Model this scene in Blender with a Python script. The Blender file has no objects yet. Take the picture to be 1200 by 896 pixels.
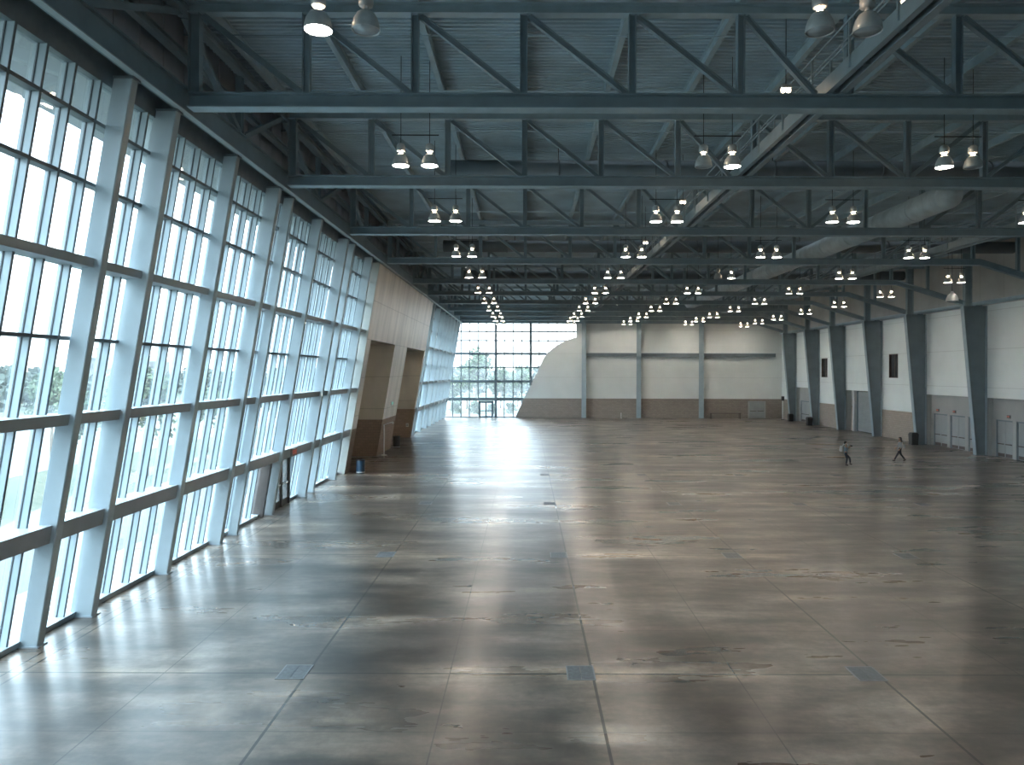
import bpy, math, random
from mathutils import Vector, Matrix

random.seed(7)
SC = bpy.context.scene
COL = SC.collection
CAMZ = 6.4
ORD = ['zeroth', 'first', 'second', 'third', 'fourth', 'fifth', 'sixth', 'seventh', 'eighth', 'ninth', 'tenth',
       'eleventh', 'twelfth', 'thirteenth', 'fourteenth', 'fifteenth', 'sixteenth', 'seventeenth', 'eighteenth']

# ------------------------------------------------------------------ materials
def mat(name, color, rough=0.6, metallic=0.0, nscale=3.0, namt=0.12, bump=0.0, color2=None, stretch=None, spec=0.5):
    m = bpy.data.materials.new(name)
    m.use_nodes = True
    nt = m.node_tree
    b = nt.nodes['Principled BSDF']
    b.inputs['Roughness'].default_value = rough
    b.inputs['Metallic'].default_value = metallic
    b.inputs['Specular IOR Level'].default_value = spec
    tc = nt.nodes.new('ShaderNodeTexCoord')
    mp = nt.nodes.new('ShaderNodeMapping')
    if stretch:
        mp.inputs['Scale'].default_value = stretch
    n = nt.nodes.new('ShaderNodeTexNoise')
    n.inputs['Scale'].default_value = nscale
    n.inputs['Detail'].default_value = 5
    r = nt.nodes.new('ShaderNodeValToRGB')
    r.color_ramp.elements[0].position = 0.3
    r.color_ramp.elements[1].position = 0.7
    c = Vector(color)
    c2 = Vector(color2) if color2 else c * (1 + namt)
    c1 = c if color2 else c * (1 - namt)
    r.color_ramp.elements[0].color = (*c1, 1)
    r.color_ramp.elements[1].color = (*c2, 1)
    L = nt.links
    L.new(tc.outputs['Object'], mp.inputs['Vector'])
    L.new(mp.outputs['Vector'], n.inputs['Vector'])
    L.new(n.outputs['Fac'], r.inputs['Fac'])
    L.new(r.outputs['Color'], b.inputs['Base Color'])
    if bump:
        bp = nt.nodes.new('ShaderNodeBump')
        bp.inputs['Strength'].default_value = bump
        bp.inputs['Distance'].default_value = 0.02
        L.new(n.outputs['Fac'], bp.inputs['Height'])
        L.new(bp.outputs['Normal'], b.inputs['Normal'])
    return m

def emit_mat(name, color, strength):
    m = bpy.data.materials.new(name)
    m.use_nodes = True
    nt = m.node_tree
    b = nt.nodes['Principled BSDF']
    b.inputs['Base Color'].default_value = (*color, 1)
    b.inputs['Emission Color'].default_value = (*color, 1)
    b.inputs['Emission Strength'].default_value = strength
    try: m.cycles.emission_sampling = 'FRONT'
    except Exception: pass
    return m

def glass_mat(name, tint, haze=0.05, gloss=0.07):
    m = bpy.data.materials.new(name)
    m.use_nodes = True
    nt = m.node_tree
    for n in list(nt.nodes):
        nt.nodes.remove(n)
    L = nt.links
    out = nt.nodes.new('ShaderNodeOutputMaterial')
    tr = nt.nodes.new('ShaderNodeBsdfTransparent')
    tr.inputs['Color'].default_value = (*tint, 1)
    gl = nt.nodes.new('ShaderNodeBsdfGlossy')
    gl.inputs['Roughness'].default_value = 0.03
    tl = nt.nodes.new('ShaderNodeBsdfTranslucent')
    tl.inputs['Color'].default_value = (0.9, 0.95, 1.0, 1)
    lw = nt.nodes.new('ShaderNodeLayerWeight')
    lw.inputs['Blend'].default_value = 0.2
    mul = nt.nodes.new('ShaderNodeMath'); mul.operation = 'MULTIPLY_ADD'
    mul.inputs[1].default_value = 0.25
    mul.inputs[2].default_value = gloss * 0.4
    mx1 = nt.nodes.new('ShaderNodeMixShader')
    mx2 = nt.nodes.new('ShaderNodeMixShader')
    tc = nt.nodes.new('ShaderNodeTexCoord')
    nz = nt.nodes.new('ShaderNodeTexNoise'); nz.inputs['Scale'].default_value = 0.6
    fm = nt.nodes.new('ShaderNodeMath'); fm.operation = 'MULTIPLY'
    fm.inputs[1].default_value = haze * 2  # translucent share mixed into the pane to imitate outdoor haze
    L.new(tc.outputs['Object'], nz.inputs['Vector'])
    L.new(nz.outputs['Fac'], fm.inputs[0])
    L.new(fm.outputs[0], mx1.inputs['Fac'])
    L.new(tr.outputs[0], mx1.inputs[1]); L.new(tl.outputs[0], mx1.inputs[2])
    L.new(lw.outputs['Fresnel'], mul.inputs[0])
    L.new(mul.outputs[0], mx2.inputs['Fac'])
    L.new(mx1.outputs[0], mx2.inputs[1]); L.new(gl.outputs[0], mx2.inputs[2])
    L.new(mx2.outputs[0], out.inputs['Surface'])
    return m

def brick_mat(name, c1, c2, mortar, axis='XZ', w=0.4, h=0.2):
    m = mat(name, c1, rough=0.85)
    nt = m.node_tree
    L = nt.links
    b = nt.nodes['Principled BSDF']
    tc = nt.nodes.new('ShaderNodeTexCoord')
    sp = nt.nodes.new('ShaderNodeSeparateXYZ')
    cb = nt.nodes.new('ShaderNodeCombineXYZ')
    L.new(tc.outputs['Object'], sp.inputs[0])
    if axis[0] == 'S':
        ad = nt.nodes.new('ShaderNodeMath'); ad.operation = 'ADD'
        L.new(sp.outputs['X'], ad.inputs[0]); L.new(sp.outputs['Y'], ad.inputs[1])
        L.new(ad.outputs[0], cb.inputs[0])
    else:
        L.new(sp.outputs[axis[0]], cb.inputs[0])
    L.new(sp.outputs['Z'], cb.inputs[1])
    br = nt.nodes.new('ShaderNodeTexBrick')
    br.inputs['Scale'].default_value = 1.0
    br.inputs['Color1'].default_value = (*c1, 1)
    br.inputs['Color2'].default_value = (*c2, 1)
    br.inputs['Mortar'].default_value = (*mortar, 1)
    br.inputs['Mortar Size'].default_value = 0.012
    br.inputs['Brick Width'].default_value = w
    br.inputs['Row Height'].default_value = h
    L.new(cb.outputs[0], br.inputs['Vector'])
    L.new(br.outputs['Color'], b.inputs['Base Color'])
    return m

def panel_mat(name, color, jx, jz, axis='X', rough=0.75, dark=0.82, z0=0.0, x0=0.0, blotch=0.1, streak=None):
    """plain panels with thin joints every jx / jz metres"""
    m = mat(name, color, rough=rough, nscale=0.5, namt=blotch, stretch=streak)
    nt = m.node_tree
    L = nt.links
    b = nt.nodes['Principled BSDF']
    src = b.inputs['Base Color'].links[0].from_socket
    tc = nt.nodes.new('ShaderNodeTexCoord')
    sp = nt.nodes.new('ShaderNodeSeparateXYZ')
    L.new(tc.outputs['Object'], sp.inputs[0])
    last = None
    for ax, per, off in ((axis, jx, x0), ('Z', jz, z0)):
        if not per:
            continue
        sub = nt.nodes.new('ShaderNodeMath'); sub.operation = 'SUBTRACT'; sub.inputs[1].default_value = off
        pp = nt.nodes.new('ShaderNodeMath'); pp.operation = 'PINGPONG'; pp.inputs[1].default_value = per / 2
        lt = nt.nodes.new('ShaderNodeMath'); lt.operation = 'LESS_THAN'; lt.inputs[1].default_value = 0.025
        L.new(sp.outputs[ax], sub.inputs[0]); L.new(sub.outputs[0], pp.inputs[0]); L.new(pp.outputs[0], lt.inputs[0])
        if last is None:
            last = lt.outputs[0]
        else:
            mxx = nt.nodes.new('ShaderNodeMath'); mxx.operation = 'MAXIMUM'
            L.new(last, mxx.inputs[0]); L.new(lt.outputs[0], mxx.inputs[1]); last = mxx.outputs[0]
    if last is not None:
        mix = nt.nodes.new('ShaderNodeMix'); mix.data_type = 'RGBA'; mix.blend_type = 'MULTIPLY'
        mix.inputs['B'].default_value = (dark, dark, dark, 1)
        L.new(last, mix.inputs['Factor']); L.new(src, mix.inputs['A'])
        L.new(mix.outputs['Result'], b.inputs['Base Color'])
    return m

def floor_mat():
    m = bpy.data.materials.new('polished_concrete')
    m.use_nodes = True
    nt = m.node_tree; L = nt.links
    b = nt.nodes['Principled BSDF']
    tc = nt.nodes.new('ShaderNodeTexCoord')
    sp = nt.nodes.new('ShaderNodeSeparateXYZ')
    L.new(tc.outputs['Object'], sp.inputs[0])
    def noise(scale, stretch, detail=5, rough=0.6, dist=0.0):
        mp = nt.nodes.new('ShaderNodeMapping'); mp.inputs['Scale'].default_value = stretch
        n = nt.nodes.new('ShaderNodeTexNoise'); n.inputs['Scale'].default_value = scale
        n.inputs['Detail'].default_value = detail; n.inputs['Roughness'].default_value = rough
        n.inputs['Distortion'].default_value = dist
        L.new(tc.outputs['Object'], mp.inputs['Vector']); L.new(mp.outputs[0], n.inputs['Vector'])
        return n.outputs['Fac']
    def ramp(src, c0, c1, p0=0.3, p1=0.7):
        r = nt.nodes.new('ShaderNodeValToRGB')
        r.color_ramp.elements[0].position = p0; r.color_ramp.elements[1].position = p1
        r.color_ramp.elements[0].color = (*c0, 1); r.color_ramp.elements[1].color = (*c1, 1)
        L.new(src, r.inputs['Fac']); return r.outputs['Color']
    def mixc(a, bb, fac, mode='MIX'):
        x = nt.nodes.new('ShaderNodeMix'); x.data_type = 'RGBA'; x.blend_type = mode
        L.new(a, x.inputs['A'])
        if isinstance(bb, tuple): x.inputs['B'].default_value = (*bb, 1)
        else: L.new(bb, x.inputs['B'])
        if isinstance(fac, float): x.inputs['Factor'].default_value = fac
        else: L.new(fac, x.inputs['Factor'])
        return x.outputs['Result']
    def math_(op, a, v=None, bsock=None):
        x = nt.nodes.new('ShaderNodeMath'); x.operation = op
        L.new(a, x.inputs[0])
        if bsock is not None: L.new(bsock, x.inputs[1])
        elif v is not None: x.inputs[1].default_value = v
        return x.outputs[0]
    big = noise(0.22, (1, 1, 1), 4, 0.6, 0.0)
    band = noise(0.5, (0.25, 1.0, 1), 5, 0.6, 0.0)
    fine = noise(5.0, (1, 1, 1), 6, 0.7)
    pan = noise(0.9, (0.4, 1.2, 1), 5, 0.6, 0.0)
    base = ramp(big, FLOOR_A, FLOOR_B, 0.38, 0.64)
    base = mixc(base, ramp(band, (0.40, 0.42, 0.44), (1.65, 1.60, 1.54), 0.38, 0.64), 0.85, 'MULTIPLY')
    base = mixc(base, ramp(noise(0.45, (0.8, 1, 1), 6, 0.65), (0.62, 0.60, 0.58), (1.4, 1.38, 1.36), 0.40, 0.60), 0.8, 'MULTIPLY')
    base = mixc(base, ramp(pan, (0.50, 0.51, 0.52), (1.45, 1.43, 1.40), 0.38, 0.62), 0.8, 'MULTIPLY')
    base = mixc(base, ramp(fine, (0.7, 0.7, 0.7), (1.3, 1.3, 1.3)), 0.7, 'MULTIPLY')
    # pale worn bands along the main joints
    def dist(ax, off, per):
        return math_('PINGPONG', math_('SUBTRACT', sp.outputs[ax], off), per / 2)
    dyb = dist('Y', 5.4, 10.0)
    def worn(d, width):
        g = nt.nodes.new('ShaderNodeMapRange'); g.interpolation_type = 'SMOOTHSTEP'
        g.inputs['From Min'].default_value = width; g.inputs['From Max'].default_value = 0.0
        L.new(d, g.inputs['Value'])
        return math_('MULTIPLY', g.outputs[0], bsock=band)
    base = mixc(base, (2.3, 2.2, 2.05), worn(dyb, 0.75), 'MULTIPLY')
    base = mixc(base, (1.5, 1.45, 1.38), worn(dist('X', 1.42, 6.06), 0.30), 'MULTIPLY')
    dxa = dist('X', 1.42, 6.06)
    dxb = dist('X', 1.42, 3.03)
    lines = math_('LESS_THAN', dxa, 0.028)
    l2 = math_('MULTIPLY', math_('LESS_THAN', dxb, 0.014), 0.75)
    l3 = math_('LESS_THAN', dyb, 0.028)
    l4 = math_('MULTIPLY', math_('LESS_THAN', dist('Y', 2.9, 10.0), 0.014), 0.55)
    l5 = math_('MULTIPLY', math_('LESS_THAN', dist('Y', 8.0, 10.0), 0.014), 0.55)
    l6 = math_('LESS_THAN', math_('ABSOLUTE', math_('ADD', sp.outputs['X'], 11.0)), 0.02)
    tot = lines
    for q in (l2, l3, l4, l5, l6):
        tot = math_('MAXIMUM', tot, bsock=q)
    base = mixc(base, (0.12, 0.12, 0.13), math_('MULTIPLY', tot, 0.95), 'MULTIPLY')
    L.new(base, b.inputs['Base Color'])
    rr = nt.nodes.new('ShaderNodeMapRange')
    rr.inputs['From Min'].default_value = 0.3; rr.inputs['From Max'].default_value = 0.7
    rr.inputs['To Min'].default_value = 0.36; rr.inputs['To Max'].default_value = 0.24
    L.new(band, rr.inputs['Value'])
    L.new(rr.outputs[0], b.inputs['Roughness'])
    b.inputs['Specular IOR Level'].default_value = 0.6
    b.inputs['Coat Weight'].default_value = 0.18; b.inputs['Coat Roughness'].default_value = 0.2
    bp = nt.nodes.new('ShaderNodeBump'); bp.inputs['Strength'].default_value = 0.025; bp.inputs['Distance'].default_value = 0.02
    L.new(noise(1.2, (0.5, 1, 1), 4), bp.inputs['Height'])
    return m

FLOOR_A = (0.072, 0.058, 0.048)
FLOOR_B = (0.170, 0.140, 0.117)

M = {}
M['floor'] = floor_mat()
M['steel_dark'] = mat('slate_paint', (0.26, 0.34, 0.385), 0.5, nscale=1.5, namt=0.1)
M['steel_joist'] = mat('joist_paint', (0.42, 0.53, 0.58), 0.55, nscale=2, namt=0.1)
M['deck'] = mat('deck_paint', (0.48, 0.60, 0.66), 0.6, nscale=0.6, namt=0.15)
M['clad'] = mat('dark_cladding', (0.40, 0.44, 0.49), 0.8, nscale=0.8, namt=0.15)
M['steel_light'] = mat('pale_blue_steel', (0.50, 0.575, 0.61), 0.5, nscale=1.2, namt=0.06)
M['gasket'] = mat('dark_gasket', (0.05, 0.06, 0.07), 0.6)
M['far_mullion'] = mat('far_mullion', (0.20, 0.24, 0.265), 0.5)
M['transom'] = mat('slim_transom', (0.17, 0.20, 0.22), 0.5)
M['mullion'] = mat('aluminium_mullion', (0.40, 0.485, 0.53), 0.4, nscale=2, namt=0.05)
M['rail'] = mat('grey_rail', (0.38, 0.42, 0.45), 0.5, nscale=2, namt=0.06)
M['header'] = mat('header_panel', (0.22, 0.26, 0.29), 0.6)
M['right_steel'] = mat('column_paint', (0.16, 0.205, 0.235), 0.55, nscale=1.0, namt=0.1)
M['right_flange'] = mat('flange_paint', (0.32, 0.41, 0.47), 0.5, nscale=1.0, namt=0.08)
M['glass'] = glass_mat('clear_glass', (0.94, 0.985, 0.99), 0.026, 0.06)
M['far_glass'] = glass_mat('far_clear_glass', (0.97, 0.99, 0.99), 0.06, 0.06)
M['dark_glass'] = mat('dark_window_glass', (0.07, 0.075, 0.08), 0.08, nscale=1, namt=0.1)
M['white_wall'] = panel_mat('white_panels', (0.80, 0.87, 0.88), 0, 3.0, 'Y', z0=2.3, blotch=0.03)
M['far_wall'] = panel_mat('far_white_panels', (0.66, 0.71, 0.71), 0, 3.35, 'X', z0=2.35, blotch=0.04)
M['upper_panel'] = panel_mat('upper_panels', (0.55, 0.55, 0.53), 2.9, 0, 'Y', blotch=0.1)
M['block_y'] = brick_mat('block_side', (0.30, 0.265, 0.235), (0.34, 0.30, 0.265), (0.24, 0.21, 0.19), 'YZ')
M['block_x'] = brick_mat('block_far', (0.25, 0.225, 0.205), (0.29, 0.262, 0.235), (0.21, 0.19, 0.17), 'XZ')
M['block_brown'] = brick_mat('block_brown', (0.26, 0.195, 0.155), (0.31, 0.23, 0.185), (0.22, 0.17, 0.14), 'SZ')
M['block_brown_x'] = brick_mat('block_brown_jamb', (0.165, 0.115, 0.088), (0.20, 0.14, 0.105), (0.14, 0.10, 0.08), 'XZ')
M['tan_conc'] = panel_mat('tan_concrete', (0.68, 0.64, 0.57), 5.6, 2.42, 'Y', 0.45, 0.72, z0=1.19, x0=0.5, blotch=0.18, streak=(1, 2.2, 0.35))
M['pale_conc'] = mat('pale_concrete_edge', (0.56, 0.58, 0.55), 0.7, nscale=1.2, namt=0.08)
M['grey_panel'] = mat('grey_fascia', (0.36, 0.375, 0.375), 0.65, nscale=1, namt=0.05)
M['grey_door'] = mat('grey_door', (0.30, 0.33, 0.345), 0.4, nscale=1.5, namt=0.06)
M['door_frame'] = mat('bronze_frame', (0.085, 0.070, 0.064), 0.45, nscale=2)
M['steel_trim'] = mat('bright_trim', (0.55, 0.57, 0.58), 0.35, nscale=2, namt=0.05)
M['duct'] = mat('galvanised_duct', (0.56, 0.63, 0.66), 0.45, 0.0, nscale=2, namt=0.12)
M['duct_dark'] = mat('dark_duct', (0.17, 0.20, 0.22), 0.6, nscale=1, namt=0.12)
M['cat_steel'] = mat('catwalk_steel', (0.34, 0.41, 0.45), 0.45, nscale=2, namt=0.1)
M['grating'] = mat('grating_steel', (0.13, 0.165, 0.18), 0.7, nscale=4)
M['alu'] = mat('spun_aluminium', (0.62, 0.63, 0.63), 0.4, 0.25, nscale=6, namt=0.12)
M['alu_housing'] = mat('cast_housing', (0.55, 0.56, 0.56), 0.45, 0.2, nscale=6, namt=0.12)
M['cable'] = mat('dark_cable', (0.03, 0.035, 0.04), 0.6)
M['lens_on'] = emit_mat('lit_lens', (1.0, 0.88, 0.75), 20.0)
M['small_bulb'] = emit_mat('small_bulb', (1.0, 0.82, 0.62), 3.0)
M['glow_neck'] = emit_mat('lit_vent', (1.0, 0.74, 0.50), 20.0)
M['lens_off'] = mat('unlit_lens', (0.50, 0.55, 0.58), 0.25, nscale=4)
M['black_plastic'] = mat('black_plastic', (0.018, 0.020, 0.024), 0.45)
M['blue_plastic'] = mat('blue_bin', (0.03, 0.075, 0.13), 0.4)
M['sign_red'] = emit_mat('red_letters', (0.80, 0.20, 0.13), 0.035)
M['sign_green'] = emit_mat('green_letters', (0.45, 0.95, 0.80), 0.14)
M['sign_body'] = mat('sign_case', (0.18, 0.16, 0.15), 0.5)
M['sign_white'] = mat('white_case', (0.7, 0.72, 0.70), 0.5)
M['box_lid'] = mat('floor_box_lid', (0.105, 0.115, 0.125), 0.45, nscale=12, namt=0.25)
M['box_frame'] = mat('floor_box_frame', (0.20, 0.21, 0.21), 0.4)
M['white_pipe'] = mat('white_pipe', (0.72, 0.74, 0.74), 0.4)
# outdoors
M['plaza'] = panel_mat('pale_paving', (0.10, 0.104, 0.104), 4.5, 0, 'Y', 0.8, 0.88)
M['lawn'] = mat('lawn', (0.034, 0.050, 0.024), 0.9, nscale=0.35, color2=(0.055, 0.068, 0.038))
M['lot'] = mat('parking_paving', (0.13, 0.13, 0.128), 0.85, nscale=0.1, namt=0.06)
M['bark'] = mat('bark', (0.20, 0.17, 0.14), 0.9, nscale=8, namt=0.3)
M['leaf'] = mat('leaf_green', (0.055, 0.09, 0.045), 0.7, nscale=0.8, color2=(0.095, 0.135, 0.068))
M['leaf_far'] = mat('hazy_leaf', (0.060, 0.080, 0.066), 0.85, nscale=0.05, color2=(0.090, 0.108, 0.092))
M['hazy_wall'] = mat('hazy_building', (0.15, 0.15, 0.15), 0.8, nscale=0.05, namt=0.04)
M['hazy_roof'] = mat('hazy_roof', (0.13, 0.14, 0.14), 0.8)
M['hazy_win'] = mat('hazy_windows', (0.09, 0.10, 0.11), 0.4)
M['soffit'] = mat('soffit_panel', (0.40, 0.42, 0.43), 0.7, nscale=0.5, namt=0.04)
# people
M['skin'] = mat('skin', (0.30, 0.17, 0.115), 0.5, nscale=20, namt=0.06)
M['hair'] = mat('dark_hair', (0.012, 0.010, 0.009), 0.5)
M['shirt_blue'] = mat('blue_grey_shirt', (0.13, 0.17, 0.21), 0.85, nscale=15)
M['shirt_grey'] = mat('grey_top', (0.27, 0.29, 0.32), 0.85, nscale=15)
M['trousers'] = mat('dark_trousers', (0.012, 0.016, 0.026), 0.8, nscale=15)
M['shoe'] = mat('dark_shoe', (0.012, 0.012, 0.014), 0.5)
M['pack'] = mat('pale_backpack', (0.48, 0.51, 0.53), 0.8, nscale=10)
M['eye'] = mat('eye_white_and_iris', (0.05, 0.04, 0.035), 0.2)

# ------------------------------------------------------------------ mesh builder
class MB:
    def __init__(self):
        self.v = []; self.f = []; self.smooth = []
    def add(self, verts, faces, smooth=False):
        o = len(self.v)
        self.v.extend([tuple(p) for p in verts])
        for f in faces:
            self.f.append([i + o for i in f]); self.smooth.append(smooth)
        return self
    def hexa(self, p):
        return self.add(p, [(0, 3, 2, 1), (4, 5, 6, 7), (0, 1, 5, 4), (1, 2, 6, 5), (2, 3, 7, 6), (3, 0, 4, 7)])
    def box(self, x0, x1, y0, y1, z0, z1):
        return self.hexa([(x0, y0, z0), (x1, y0, z0), (x1, y1, z0), (x0, y1, z0), (x0, y0, z1), (x1, y0, z1), (x1, y1, z1), (x0, y1, z1)])
    def prism(self, prof, axis, a, b):
        """extrude a 2D outline along an axis: 'y' outline is (x,z); 'x' outline is (y,z); 'z' outline is (x,y)"""
        n = len(prof)
        def P(q, t):
            return (q[0], t, q[1]) if axis == 'y' else ((t, q[0], q[1]) if axis == 'x' else (q[0], q[1], t))
        vs = [P(q, a) for q in prof] + [P(q, b) for q in prof]
        fs = [tuple(range(n))[::-1], tuple(range(n, 2 * n))]
        for i in range(n):
            j = (i + 1) % n
            fs.append((i, j, n + j, n + i))
        return self.add(vs, fs)
    def sect(self, p0, p1, prof, up=(0, 0, 1), smooth=False):
        """sweep a closed 2D section (u=sideways, v=up) from p0 to p1"""
        p0 = Vector(p0); p1 = Vector(p1)
        d = (p1 - p0).normalized(); up = Vector(up)
        s = d.cross(up)
        if s.length < 1e-4:
            s = d.cross(Vector((0, 1, 0)))
        s.normalize(); u = s.cross(d).normalized()
        n = len(prof)
        vs = [p0 + s * a + u * b for a, b in prof] + [p1 + s * a + u * b for a, b in prof]
        fs = [tuple(range(n)), tuple(range(n, 2 * n))[::-1]]
        for i in range(n):
            j = (i + 1) % n
            fs.append((i, n + i, n + j, j))
        return self.add(vs, fs, smooth)
    def bar(self, p0, p1, w, h, up=(0, 0, 1)):
        return self.sect(p0, p1, [(-w / 2, -h / 2), (w / 2, -h / 2), (w / 2, h / 2), (-w / 2, h / 2)], up)
    def ibeam(self, p0, p1, w, h, tf=0.03, tw=0.025, up=(0, 0, 1)):
        a, b, t = w / 2, h / 2, tw / 2
        return self.sect(p0, p1, [(-a, -b), (a, -b), (a, -b + tf), (t, -b + tf), (t, b - tf), (a, b - tf), (a, b), (-a, b), (-a, b - tf), (-t, b - tf), (-t, -b + tf), (-a, -b + tf)], up)
    def tube(self, p0, p1, r, n=10, r1=None):
        r1 = r if r1 is None else r1
        p0 = Vector(p0); p1 = Vector(p1); d = (p1 - p0).normalized()
        s = d.cross(Vector((0, 0, 1)))
        if s.length < 1e-4: s = Vector((1, 0, 0))
        s.normalize(); u = s.cross(d)
        vs = []
        for q, rr in ((p0, r), (p1, r1)):
            for i in range(n):
                a = 2 * math.pi * i / n
                vs.append(q + s * math.cos(a) * rr + u * math.sin(a) * rr)
        o = len(self.v)
        self.add(vs, [(i, (i + 1) % n, n + (i + 1) % n, n + i) for i in range(n)], True)
        self.f.append([o + i for i in range(n)][::-1]); self.smooth.append(False)
        self.f.append([o + n + i for i in range(n)]); self.smooth.append(False)
        return self
    def lathe(self, prof, c=(0, 0, 0), n=20, close=False):
        """prof: (r,z) list revolved about z through c"""
        vs = []
        for r, z in prof:
            for i in range(n):
                a = 2 * math.pi * i / n
                vs.append((c[0] + r * math.cos(a), c[1] + r * math.sin(a), c[2] + z))
        fs = []
        for k in range(len(prof) - 1):
            for i in range(n):
                j = (i + 1) % n
                fs.append((k * n + i, k * n + j, (k + 1) * n + j, (k + 1) * n + i))
        self.add(vs, fs, True)
        if close:
            o = len(self.v) - len(vs)
            self.f.append([o + i for i in range(n)][::-1]); self.smooth.append(False)
            self.f.append([o + (len(prof) - 1) * n + i for i in range(n)]); self.smooth.append(False)
        return self
    def build(self, name, material, parent=None, loc=None):
        me = bpy.data.meshes.new(name)
        me.from_pydata(self.v, [], self.f)
        me.polygons.foreach_set('use_smooth', self.smooth)
        me.materials.append(material)
        me.validate()
        me.update()
        o = bpy.data.objects.new(name, me)
        COL.objects.link(o)
        if loc: o.location = loc
        if parent: o.parent = parent
        return o

def tag(o, label, cat, group=None, kind=None):
    o['label'] = label; o['category'] = cat
    if group: o['group'] = group
    if kind: o['kind'] = kind
    return o
def struct(o):
    o['kind'] = 'structure'; return o
def thing(name, label, cat, loc=(0, 0, 0), group=None, kind='thing'):
    o = bpy.data.objects.new(name, None); COL.objects.link(o)
    o.location = loc; o.empty_display_size = 0.2
    return tag(o, label, cat, group, kind)
def copy_tree(o, parent=None):
    c = o.copy(); COL.objects.link(c); c.parent = parent
    for ch in list(o.children):
        copy_tree(ch, c)
    return c

# ------------------------------------------------------------------ key dimensions
LEAN = 0.165
XIN = -11.3                      # inner face of the leaning columns at the floor
def xin(z): return XIN + LEAN * z
def xg(z): return XIN - 0.66 + LEAN * z
D_FAR = 102.5
XR = 36.1
Z_DECK = 16.5
Y_BACK = -4.0
TRUSS = [10.2, 19.2, 27.2, 36.7, 46.5, 56.95, 65.55, 73.7, 82.1, 89.4, 97.0]
RCOL = list(TRUSS)

# ------------------------------------------------------------------ setting: floor, ceiling, walls
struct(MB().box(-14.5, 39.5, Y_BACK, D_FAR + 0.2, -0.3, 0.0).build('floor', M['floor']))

def corrugated():
    mb = MB(); p = 0.23; y = Y_BACK; prof = []
    while y < D_FAR + 0.3:
        prof += [(y, 0.0), (y + p * 0.42, 0.0), (y + p * 0.52, 0.10), (y + p * 0.90, 0.10)]
        y += p
    n = len(prof)
    vs = [(-10.4, a, Z_DECK + b) for a, b in prof] + [(37.0, a, Z_DECK + b) for a, b in prof]
    mb.add(vs, [(i, i + 1, n + i + 1, n + i) for i in range(n - 1)])
    mb.box(-10.4, 37.0, Y_BACK, D_FAR + 0.3, Z_DECK + 0.12, Z_DECK + 0.3)
    return mb
struct(corrugated().build('ceiling', M['deck']))
struct(MB().box(-14.5, 39.5, Y_BACK - 0.3, Y_BACK, 0, Z_DECK + 0.2).build('wall_back', M['upper_panel']))

# cladding band above the glass
clad = MB()
clad.box(-10.4, -9.95, Y_BACK, D_FAR, 13.45, Z_DECK + 0.1)
y = Y_BACK + 1.0
while y < D_FAR:
    clad.box(-9.95, -9.93, y, y + 0.05, 13.5, Z_DECK)
    y += 1.2
struct(clad.build('wall_upper_left', M['clad']))

# ------------------------------------------------------------------ leaning glass wall
RAILS = [(12.06, 0.08, 0.05, 'transom'), (10.7, 0.08, 0.05, 'transom'), (8.9, 0.20, 0.36, 'rail'), (7.16, 0.08, 0.05, 'transom'), (5.27, 0.26, 0.40, 'rail'), (2.62, 0.42, 0.42, 'rail')]
GLASS_TOP = 12.98
win_n = 0
def lean_prism(mb, y0, y1, z0, z1, o0, o1):
    """slab in the leaning plane; o0,o1 are offsets from the glass line towards the hall"""
    return mb.prism([(xg(z0) + o0, z0), (xg(z0) + o1, z0), (xg(z1) + o1, z1), (xg(z1) + o0, z1)], 'y', y0, y1)

def glass_bay(y0, y1, step=1.0, door=None, rails_out=0.0):
    global win_n
    win_n += 1
    pane = MB()
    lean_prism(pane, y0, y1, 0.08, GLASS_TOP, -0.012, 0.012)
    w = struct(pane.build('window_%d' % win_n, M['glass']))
    n = max(1, round((y1 - y0) / step))
    for k in range(n):
        yc = y0 + (k + 0.5) * (y1 - y0) / n
        zb = 2.8 if door and door[0] - 0.1 < yc < door[1] + 0.1 else 0.08
        mu = lean_prism(MB(), yc - 0.028, yc + 0.028, zb, GLASS_TOP, -0.10, 0.17).build('mullion', M['mullion'], w)
        lean_prism(MB(), yc - 0.042, yc + 0.042, zb, GLASS_TOP, -0.02, 0.018).build('gasket', M['gasket'], mu)
        lean_prism(MB(), yc - 0.032, yc + 0.032, zb, GLASS_TOP, 0.17, 0.182).build('nose_shade', M['transom'], mu)  # mullion nose coloured darker, imitating shade on its hall-facing side
    for z, h, prot, nm in RAILS:
        lean_prism(MB(), y0, y1, z - h / 2, z + h / 2, -0.08, 0.12 + prot).build(nm, M['rail'] if nm == 'rail' else M['transom'], w)
    if not door:
        lean_prism(MB(), y0, y1, 0.0, 0.14, -0.1, 0.24).build('sill', M['rail'], w)
    else:
        lean_prism(MB(), y0, door[0], 0.0, 0.14, -0.1, 0.24).build('sill', M['rail'], w)
        lean_prism(MB(), door[1], y1, 0.0, 0.14, -0.1, 0.24).build('sill', M['rail'], w)
    lean_prism(MB(), y0, y1, GLASS_TOP, 13.5, -0.12, 0.14).build('header_panel', M['header'], w)
    return w

def lean_column(y, width, depth, name='window_column', z1=13.165):
    x0, x1 = XIN - depth, XIN
    mb = MB()
    h = width / 2
    L1 = LEAN * z1
    c = 0.02
    outline = [(x0, y - h), (x1 - c, y - h), (x1, y - h + c), (x1, y + h - c), (x1 - c, y + h), (x0, y + h)]
    n = len(outline)
    vs = [(a, b, 0.0) for a, b in outline] + [(a + L1, b, z1) for a, b in outline]
    mb.add(vs, [tuple(range(n))[::-1], tuple(range(n, 2 * n))] + [(i, (i + 1) % n, n + (i + 1) % n, n + i) for i in range(n)])
    return mb

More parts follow.
